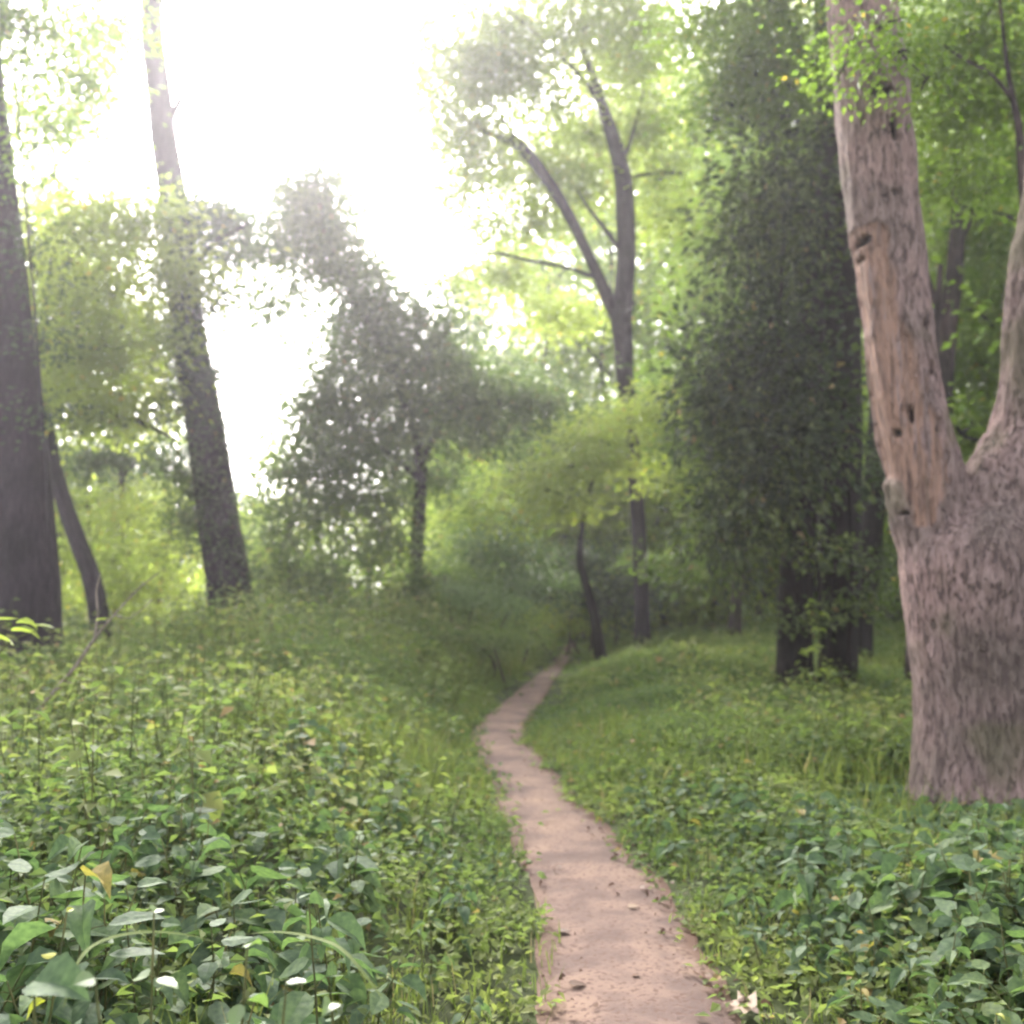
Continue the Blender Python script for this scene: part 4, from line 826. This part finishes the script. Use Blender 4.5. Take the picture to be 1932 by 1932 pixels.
# broad-leaved plants of the foreground
def broad_plant(buf, x, y, h, rng, z=None, leaf=0.10, tint=0.4, pairs=5, shape='ov', lm=0, sm=1, lean=0.15, width=0.62, o3=(0, 0, 0)):
    if z is None: z = G1(x, y)
    a0 = rng.random() * 6.28
    top = np.array([x + math.cos(a0) * lean * rng.random(), y + math.sin(a0) * lean * rng.random(), z + h])
    base = np.array([x, y, z - 0.03]); mid = (base + top) / 2 + rng.normal(size=3) * 0.03
    pth = catmull([base, mid, top], 4)
    V, T = tube(pth - o3, np.linspace(0.005, 0.0022, len(pth)), 5); buf.add(V, T, sm, .5, True)
    a = rng.random() * 6.28; pos = []; al = []; sz = []
    for k in range(pairs):
        t = 0.35 + 0.65 * (k + 0.6) / pairs; p = pth[min(len(pth) - 1, int(t * (len(pth) - 1)))]
        a += 1.57 + rng.normal() * 0.25; r = leaf * (0.55 + 0.35 * (1 - t)) * (1.1 - 0.4 * (k == pairs - 1))
        for sgn in (0, math.pi):
            aa = a + sgn + rng.normal() * 0.2; dv = np.array([math.cos(aa), math.sin(aa), 0.25])
            e = p + dv * r * 0.55
            V, T = tube(np.array([p, (p + e) / 2 + [0, 0, 0.005], e]) - o3, np.array([0.0018, 0.0015, 0.0012]), 4); buf.add(V, T, sm, .5, True)
            pos.append(e); al.append([math.cos(aa), math.sin(aa), -0.30 + rng.normal() * 0.25]); sz.append(leaf * (0.75 + 0.5 * rng.random()) * (1.15 - 0.45 * t))
    pos.append(top); al.append([math.cos(a0), math.sin(a0), 0.1]); sz.append(leaf * 0.6)
    pos = np.array(pos) - o3; al = np.array(al); m = len(pos)
    nr = np.c_[rng.normal(size=(m, 2)) * 0.38, np.full(m, 1.0)]
    t = tint + 0.35 * (rng.random(m) - 0.5); t = np.where(rng.random(m) < 0.01, 1, np.clip(t, 0, 0.95))
    leaves(buf, pos, al, nr, np.array(sz), width * (0.85 + 0.3 * rng.random(m)), t, shape, lm, True)
rb = np.random.default_rng(21)
b = Buf(); cnt = 0
def in_left(x, y):    # deep leafy margin on the left of the path
    d, s = path_dist([x], [y]); return s[0] < 0 and d[0] > 0.35
_y = 0.9 + 7.6 * rb.random(5200) ** 1.15; _x = (rb.random(5200) * 2 - 1) * (_y * 0.60 + 1.2)
_d, _s = path_dist(_x, _y); _g = G(_x, _y)
for x, y, d, s, gz in zip(_x, _y, _d, _s, _g):
    if d < 0.16: continue
    far = (y - 0.9) / 7.6
    if s < 0:
        p = (1 - far * 0.85) * min(1, 0.35 + d / 1.6)
        hh = 0.10 + 0.50 * min(1, d / 1.3)
    else:
        p = (1.25 - far * 0.75) * min(1, 0.30 + d / 1.0)
        hh = 0.10 + (0.40 - 0.17 * min(1, max(0, y - 3.4) / 2.4)) * min(1, d / 1.1)
    if rb.random() > p * (0.40 if s < 0 else 0.55): continue
    if x > 1.9 and 4.7 < y < 7.5: hh *= 0.45
    lf = (0.055 + 0.095 * min(1, d / 1.1) * (1 if s > 0 or y < 3.6 else 0.7)) * (0.7 + 0.65 * rb.random())
    hh *= (0.6 + 0.55 * rb.random())
    broad_plant(b, x, y, hh, rb, z=gz, leaf=lf, tint=0.35 + 0.35 * (rb.random() ** 2), pairs=4 if hh < .3 else 6)
    cnt += 1
print('broad plants', cnt)
tag(link('leafy_undergrowth', b.mesh('leafy_undergrowth', [M['leaf_broad'], M['stem_green']])), 'broad leaved undergrowth crowding the near edges of the path', 'undergrowth', kind='stuff')

b = Buf()
rw2 = np.random.default_rng(5)
_y = 4.0 + 22 * rw2.random(8500) ** 0.9; _x = (rw2.random(8500) * 2 - 1) * (_y * 0.58 + 1.0)
_d, _s = path_dist(_x, _y); _g = G(_x, _y); _n = fbm(np.c_[_x * 0.5 + 40, _y * 0.5], 2)
for x, y, d, s, gz, nz in zip(_x, _y, _d, _s, _g, _n):
    if d < 0.35: continue
    if rw2.random() > (0.85 if s < 0 else 0.55) * max(sstep(nz, 0.35, 0.6), 0.7 * (s < 0) * (y > 11)): continue
    if (x > 1.9 and y < 7.5) or (s > 0 and d < 1.6 and y > 8) or (d < 1.1 and y > 13): continue
    if x < -5.2 and y > 9 and y < 19 and rw2.random() < .92: continue
    hh = (0.25 + 0.45 * min(1, d / 2.0)) * (0.55 + 0.85 * rw2.random()) * ((1.05 + 0.35 * (y > 12)) if s < 0 else 0.7)
    broad_plant(b, x, y, hh, rw2, z=gz, leaf=(0.07 + 0.0055 * y) * (0.7 + 0.7 * rw2.random()), tint=float(np.clip(0.28 + 0.7 * rw2.random() + 0.9 * (nz - 0.5), 0.02, 0.9)), pairs=5, shape='dia', width=0.5 + 0.3 * rw2.random(), lean=0.3)
tag(link('tall_weeds', b.mesh('tall_weeds', [M['leaf_herb'], M['stem_green']])), 'taller leafy weeds standing up through the herbs on the bank and meadow', 'weeds', kind='stuff')
def plant_thing(name, label, cat, px, py, Yd, specs, lm, parts=('leaf_cluster',)):
    """one named plant; specs: (dx, dy, height, leaf, pairs, shape, width, tint)"""
    top = P(px, py, Yd); x, y = top[0], Yd; g = G1(x, y)
    root = empty(name, (x, y, g), label, cat); o3 = np.array([x, y, g])
    b = Buf(); rng = np.random.default_rng(int(px * 7 + py))
    for (dx, dy, h, lf, pr, shp, wd, ti) in specs:
        broad_plant(b, x + dx, y + dy, h if h > 0 else max(0.1, top[2] - g), rng, leaf=lf, tint=ti, pairs=pr, shape=shp, width=wd, o3=o3)
    me = b.mesh('foliage', [M[lm], M['stem_green']])
    link('foliage', me, root)
    return root
plant_thing('big_leaf_plant', 'plant with very big blue green leaves in the near corner on the left', 'plant', 40, 1850, 1.75, [(0, 0, -1, 0.19, 2, 'ov', 0.8, 0.30), (-.1, .1, -1, 0.15, 3, 'ov', 0.75, 0.35)], 'leaf_broad')
plant_thing('pale_bramble', 'pale mint green round leaved bramble in the near foreground', 'bramble', 300, 1800, 1.75, [(0, 0, -1, 0.062, 5, 'ov', 0.9, 0.4), (.1, .05, -1, 0.06, 4, 'ov', 0.9, 0.5), (-.07, .06, -1, 0.055, 4, 'ov', 0.9, 0.5)], 'leaf_pale')
plant_thing('pale_bramble', 'mint green bramble with one yellowing leaf, at the picture foot', 'bramble', 520, 1850, 1.8, [(0, 0, -1, 0.062, 5, 'ov', 0.9, 0.4), (.12, .0, -1, 0.06, 4, 'ov', 0.9, 0.45)], 'leaf_pale')
plant_thing('yellow_shoot', 'small yellow green shoot beside the biggest leaf', 'plant', 60, 1760, 2.0, [(0, 0, -1, 0.045, 6, 'ov', 0.5, 0.4)], 'leaf_yellow')
plant_thing('yellow_shoot', 'small yellow green shoot low among the dark leaves near the right corner', 'plant', 1840, 1905, 2.6, [(0, 0, -1, 0.045, 4, 'ov', 0.5, 0.4)], 'leaf_yellow')
plant_thing('broad_leaf_plant', 'tall plant with greyish drooping leaves rising left of centre foreground', 'plant', 540, 1690, 2.6, [(0, 0, -1, 0.13, 4, 'ov', 0.6, 0.5), (.1, .1, -1, 0.12, 4, 'ov', 0.6, 0.45)], 'leaf_broad')
plant_thing('broad_leaf_plant', 'clump of large heart shaped leaves under the pale forked tree', 'plant', 1830, 1590, 4.2, [(0, 0, -1, 0.13, 5, 'ov', 0.8, 0.35), (.25, .1, -1, 0.13, 5, 'ov', 0.8, 0.3), (-.25, -.1, -1, 0.12, 4, 'ov', 0.8, 0.4)], 'leaf_broad')
plant_thing('broad_leaf_plant', 'bluish leafy plant on the slope between the path and the pale tree', 'plant', 1530, 1600, 4.4, [(0, 0, -1, 0.13, 4, 'ov', 0.7, 0.35), (.2, .1, -1, 0.12, 4, 'ov', 0.7, 0.3)], 'leaf_broad')
plant_thing('broad_leaf_plant', 'dark leaved plant with greyish sheen at the left margin', 'plant', 130, 1480, 4.2, [(0, 0, -1, 0.15, 4, 'ov', 0.7, 0.3), (.2, .1, -1, 0.14, 4, 'ov', 0.7, 0.3), (-.2, .1, -1, 0.14, 4, 'ov', 0.7, 0.25)], 'leaf_broad')
# the bright sprig in front of the black trunks
x0 = P(1560, 1330, 12.2); g = G1(x0[0], 12.2); o3 = np.array([x0[0], 12.2, g])
r_ = empty('bright_sapling', o3, 'bright yellow green leafy sapling glowing in front of the black trunks', 'sapling')
pth = catmull([P(1572, 1350, 12.2), P(1560, 1290, 12.2), P(1548, 1230, 12.2), P(1545, 1180, 12.2), P(1533, 1140, 12.2)], 6); pth[0, 2] = g - .05
b = Buf(); V, T = tube(pth - o3, np.linspace(0.012, 0.004, len(pth)), 6); b.add(V, T, 0, .5, True); link('stem', b.mesh('stem', [M['stem_green']]), r_)
b = Buf()
pos = []; al = []
for (px, py) in [(1532, 1140), (1536, 1160), (1528, 1175), (1545, 1190), (1556, 1186), (1535, 1215), (1520, 1225), (1550, 1225), (1512, 1240), (1565, 1245), (1548, 1262), (1530, 1270), (1522, 1276), (1575, 1262), (1585, 1280), (1540, 1290), (1520, 1300), (1560, 1300), (1590, 1305), (1600, 1320), (1545, 1320), (1575, 1330), (1560, 1340), (1525, 1320), (1605, 1345), (1590, 1350)]:
    for q in range(2):
        pos.append(P(px + rb.normal() * 5, py + rb.normal() * 5, 12.2 + rb.normal() * .1) - o3); al.append([rb.normal(), rb.normal() * .6, -0.2])
pos = np.array(pos); leaves(b, pos, np.array(al), np.c_[rb.normal(size=(len(pos), 2)) * .5, np.ones(len(pos))], 0.11 * (0.7 + .6 * rb.random(len(pos))), 0.7, 0.3 + .7 * rb.random(len(pos)) * .6, 'ov', 0, True)
link('foliage', b.mesh('foliage', [M['leaf_lime']]), r_)

# --- dead branch leaning out of the herbs on the left
def thin(name, label, cat, stems, Yd, m, leavesat=None, lm='leaf_lime'):
    allp = [np.array([P(p[0], p[1], p[3] if len(p) > 3 else Yd) for p in s]) for s in stems]
    base = allp[0][0]; o3 = base.copy(); root = empty(name, o3, label, cat)
    for k, (s_, pp) in enumerate(zip(stems, allp)):
        b = Buf(); c = catmull(np.c_[pp, [PW(p[2], Yd) / 2 for p in s_]], 6); V, T = tube(c[:, :3] - o3, c[:, 3], 7, 0.12)
        b.add(V, T, 0, .5, True); link('stem' if k == 0 else 'twig', b.mesh('stem', [M[m]]), root)
    if leavesat:
        b = Buf(); pos = np.array([P(q[0], q[1], Yd) - o3 for q in leavesat]); n = len(pos)
        leaves(b, pos, np.c_[np.array([q[2] for q in leavesat]), rb.normal(size=n) * .3, rb.normal(size=n) * .15], np.c_[rb.normal(size=(n, 2)) * .3, np.ones(n)], np.array([PW(q[3], Yd) for q in leavesat]), 0.5, 0.6, 'ov', 0, True)
        link('foliage', b.mesh('foliage', [M[lm]]), root)
    return root
thin('dead_branch', 'bare grey dead branch slanting up out of the herbs on the left', 'branch',
     [[(20, 1400, 9), (80, 1330, 8), (140, 1260, 7), (178, 1205, 6), (215, 1160, 4), (262, 1110, 3), (300, 1080, 2)], [(178, 1205, 5), (184, 1160, 4), (182, 1115, 3), (190, 1080, 2)], [(215, 1160, 3), (245, 1165, 2), (290, 1130, 2)], [(120, 1285, 3), (150, 1290, 2), (180, 1280, 2)]], 6.5, 'twig_pale')
thin('leafy_twig', 'thin twig with flat lime leaves crossing the foot of the left edge trunk', 'twig',
     [[(-60, 1330, 5), (-20, 1260, 4), (20, 1210, 3), (70, 1190, 2)], [(-20, 1260, 3), (-30, 1200, 2), (10, 1170, 2)]], 6.0, 'stem_green',
     [(-10, 1168, 1, 50), (20, 1190, 1, 55), (60, 1180, 1, 42), (-20, 1200, 1, 50), (30, 1175, 1, 40), (90, 1195, .6, 36), (180, 1170, 1, 34)])
def blade(label, pts, Yd, wpx):
    c = catmull([P(p[0], p[1], Yd + 0.1 * k) for k, p in enumerate(pts)], 6); o3 = c[0].copy(); n = len(c)
    t = np.gradient(c, axis=0); sd = unit(np.cross(t, [0.2, -0.5, 1.0])); w = PW(wpx, Yd) / 2 * np.sin(np.linspace(0.25, math.pi, n))[:, None]
    V = np.stack([c - sd * w, c + [0, 0, -0.15] * w, c + sd * w], 1).reshape(-1, 3) - o3
    i_ = np.arange(n - 1)[:, None] * 3; T = np.concatenate([np.c_[i_, i_ + 1, i_ + 4], np.c_[i_, i_ + 4, i_ + 3], np.c_[i_ + 1, i_ + 2, i_ + 5], np.c_[i_ + 1, i_ + 5, i_ + 4]])
    b = Buf(); b.add(V, T, 0, 0.3, True)
    tag(link('grass_blade', b.mesh('grass_blade', [M['grass']]), None, o3), label, 'grass blade')
blade('pale arching grass blade over the dark leaves in the near left corner', [(120, 1900), (150, 1810), (200, 1772), (280, 1758), (360, 1765), (430, 1785)], 1.75, 9)
blade('long pale grass blade bending sideways, nearer the path than its neighbour', [(720, 1880), (650, 1795), (590, 1768), (520, 1758), (450, 1764)], 1.8, 10)
# --- fallen leaves on the path
def fallen(label, px, py, size, rot, lm, shape='ov', tint=0.5, group=None, curl=0.08, tilt=0.0):
    p = ground_hit(px, py, 0.03); b = Buf(); sc = size * 0.85
    S, T = SHAPES[shape]; V = S.copy() * [1, 0.75 if shape == 'ov' else 1, 1]; V[:, 0] -= 0.5; V[:, 2] = V[:, 2] * 0.3 + curl * (V[:, 1] ** 2 + 0.4 * V[:, 0] ** 2)
    V = V * sc; V2 = V.copy(); V2[:, 2] += 0.0012
    b.add(V, T[:, ::-1], 0, tint, True); b.add(V2, T, 0, tint, True)
    o = link('fallen_leaf', b.mesh('fallen_leaf', [M[lm]]), None, (p[0], p[1], 0.026)); o.rotation_euler = (0.1 * math.sin(rot * 3) + tilt, 0.1 * math.cos(rot * 5), rot)
    return tag(o, label, 'leaf', group)
fallen('large pale pink lobed leaf fallen at the right edge of the path foot', 1396, 1893, 0.15, 2.6, 'leaf_dry_pale', 'lobed', 0.35, curl=0.25, tilt=-0.3)
fallen('small pale yellow leaf lying where the path narrows ahead of the big bend', 1195, 1708, 0.07, 0.4, 'leaf_dry_pale', 'ov', 0.2)
fallen('dark curled twig like leaf at the left edge of the path', 1062, 1755, 0.09, -0.6, 'leaf_dry', 'ov', 0.0, curl=.1)
fallen('red brown leaf flat in the middle of the path near its foot', 1090, 1854, 0.085, 0.1, 'leaf_dry', 'ov', 0.1, curl=.1)
fallen('small orange leaf right of the middle of the path near its foot', 1200, 1838, 0.05, 1.2, 'leaf_dry', 'ov', 0.7)
fallen('orange red leaf in the leaf litter beside the pale lobed leaf', 1330, 1838, 0.07, 1.9, 'leaf_dry', 'ov', 0.6)
fallen('rusty leaf just above the orange red one on the path edge', 1352, 1860, 0.075, 2.8, 'leaf_dry', 'ov', 0.35)
fallen('yellow leaf under the green fringe below the pale lobed leaf', 1445, 1915, 0.07, 2.8, 'leaf_yellow', 'ov', 0.8)
rl = np.random.default_rng(9)
b = Buf()
n = 520; yy = 2.2 + 10 * rl.random(n) ** 1.5
sidex = []
k_ = rl.integers(0, len(PL) - 1, n)
idx = np.array([np.argmin(np.abs(PR[:, 1] - q)) for q in yy])
onr = rl.random(n) < 0.62
offs = np.abs(rl.normal(size=n)) * 0.10
px_ = np.where(onr, PR[idx, 0] + 0.02 + rl.normal(size=n) * 0.08, np.where(rl.random(n) < 0.55, PL[idx, 0] + rl.normal(size=n) * 0.07, PL[idx, 0] + (PR[idx, 0] - PL[idx, 0]) * rl.random(n)))
pos = np.c_[px_, yy, 0.032 + 0.01 * rl.random(n)]
leaves(b, pos, np.c_[rl.normal(size=(n, 2)), rl.normal(size=n) * .15], np.c_[rl.normal(size=(n, 2)) * .25, np.ones(n)], 0.018 + 0.032 * rl.random(n) ** 2, 0.55, rl.random(n) * 0.55, 'ov')
tag(link('leaf_litter', b.mesh('leaf_litter', [M['leaf_dry']])), 'brown crumbs of dead leaves along the path edges', 'leaf litter', kind='stuff')

# ------------------------------------------------------------------ air volume added to give the veiling glare around the bright sky
bm = bmesh.new(); bmesh.ops.create_cube(bm, size=1.0)
for v in bm.verts: v.co = Vector((v.co.x * 1300, v.co.y * 1500 + 300, (v.co.z + 0.5) * 42 - 2.5))
hz = bpy.data.meshes.new('glare_haze'); bm.to_mesh(hz); bm.free()
m, n_, ns, L = mat('glare_air')
pv = ns.new('ShaderNodeVolumePrincipled'); pv.inputs['Color'].default_value = (0.95, 0.91, 1.0, 1); pv.inputs['Density'].default_value = 0.0015; pv.inputs['Anisotropy'].default_value = 0.72
o = ns.new('ShaderNodeOutputMaterial'); L.new(pv.outputs[0], o.inputs['Volume'])
hz.materials.append(m)
tag(link('glare_haze', hz), None, None, kind='stuff')
print('leaves in crowns', NLEAF)
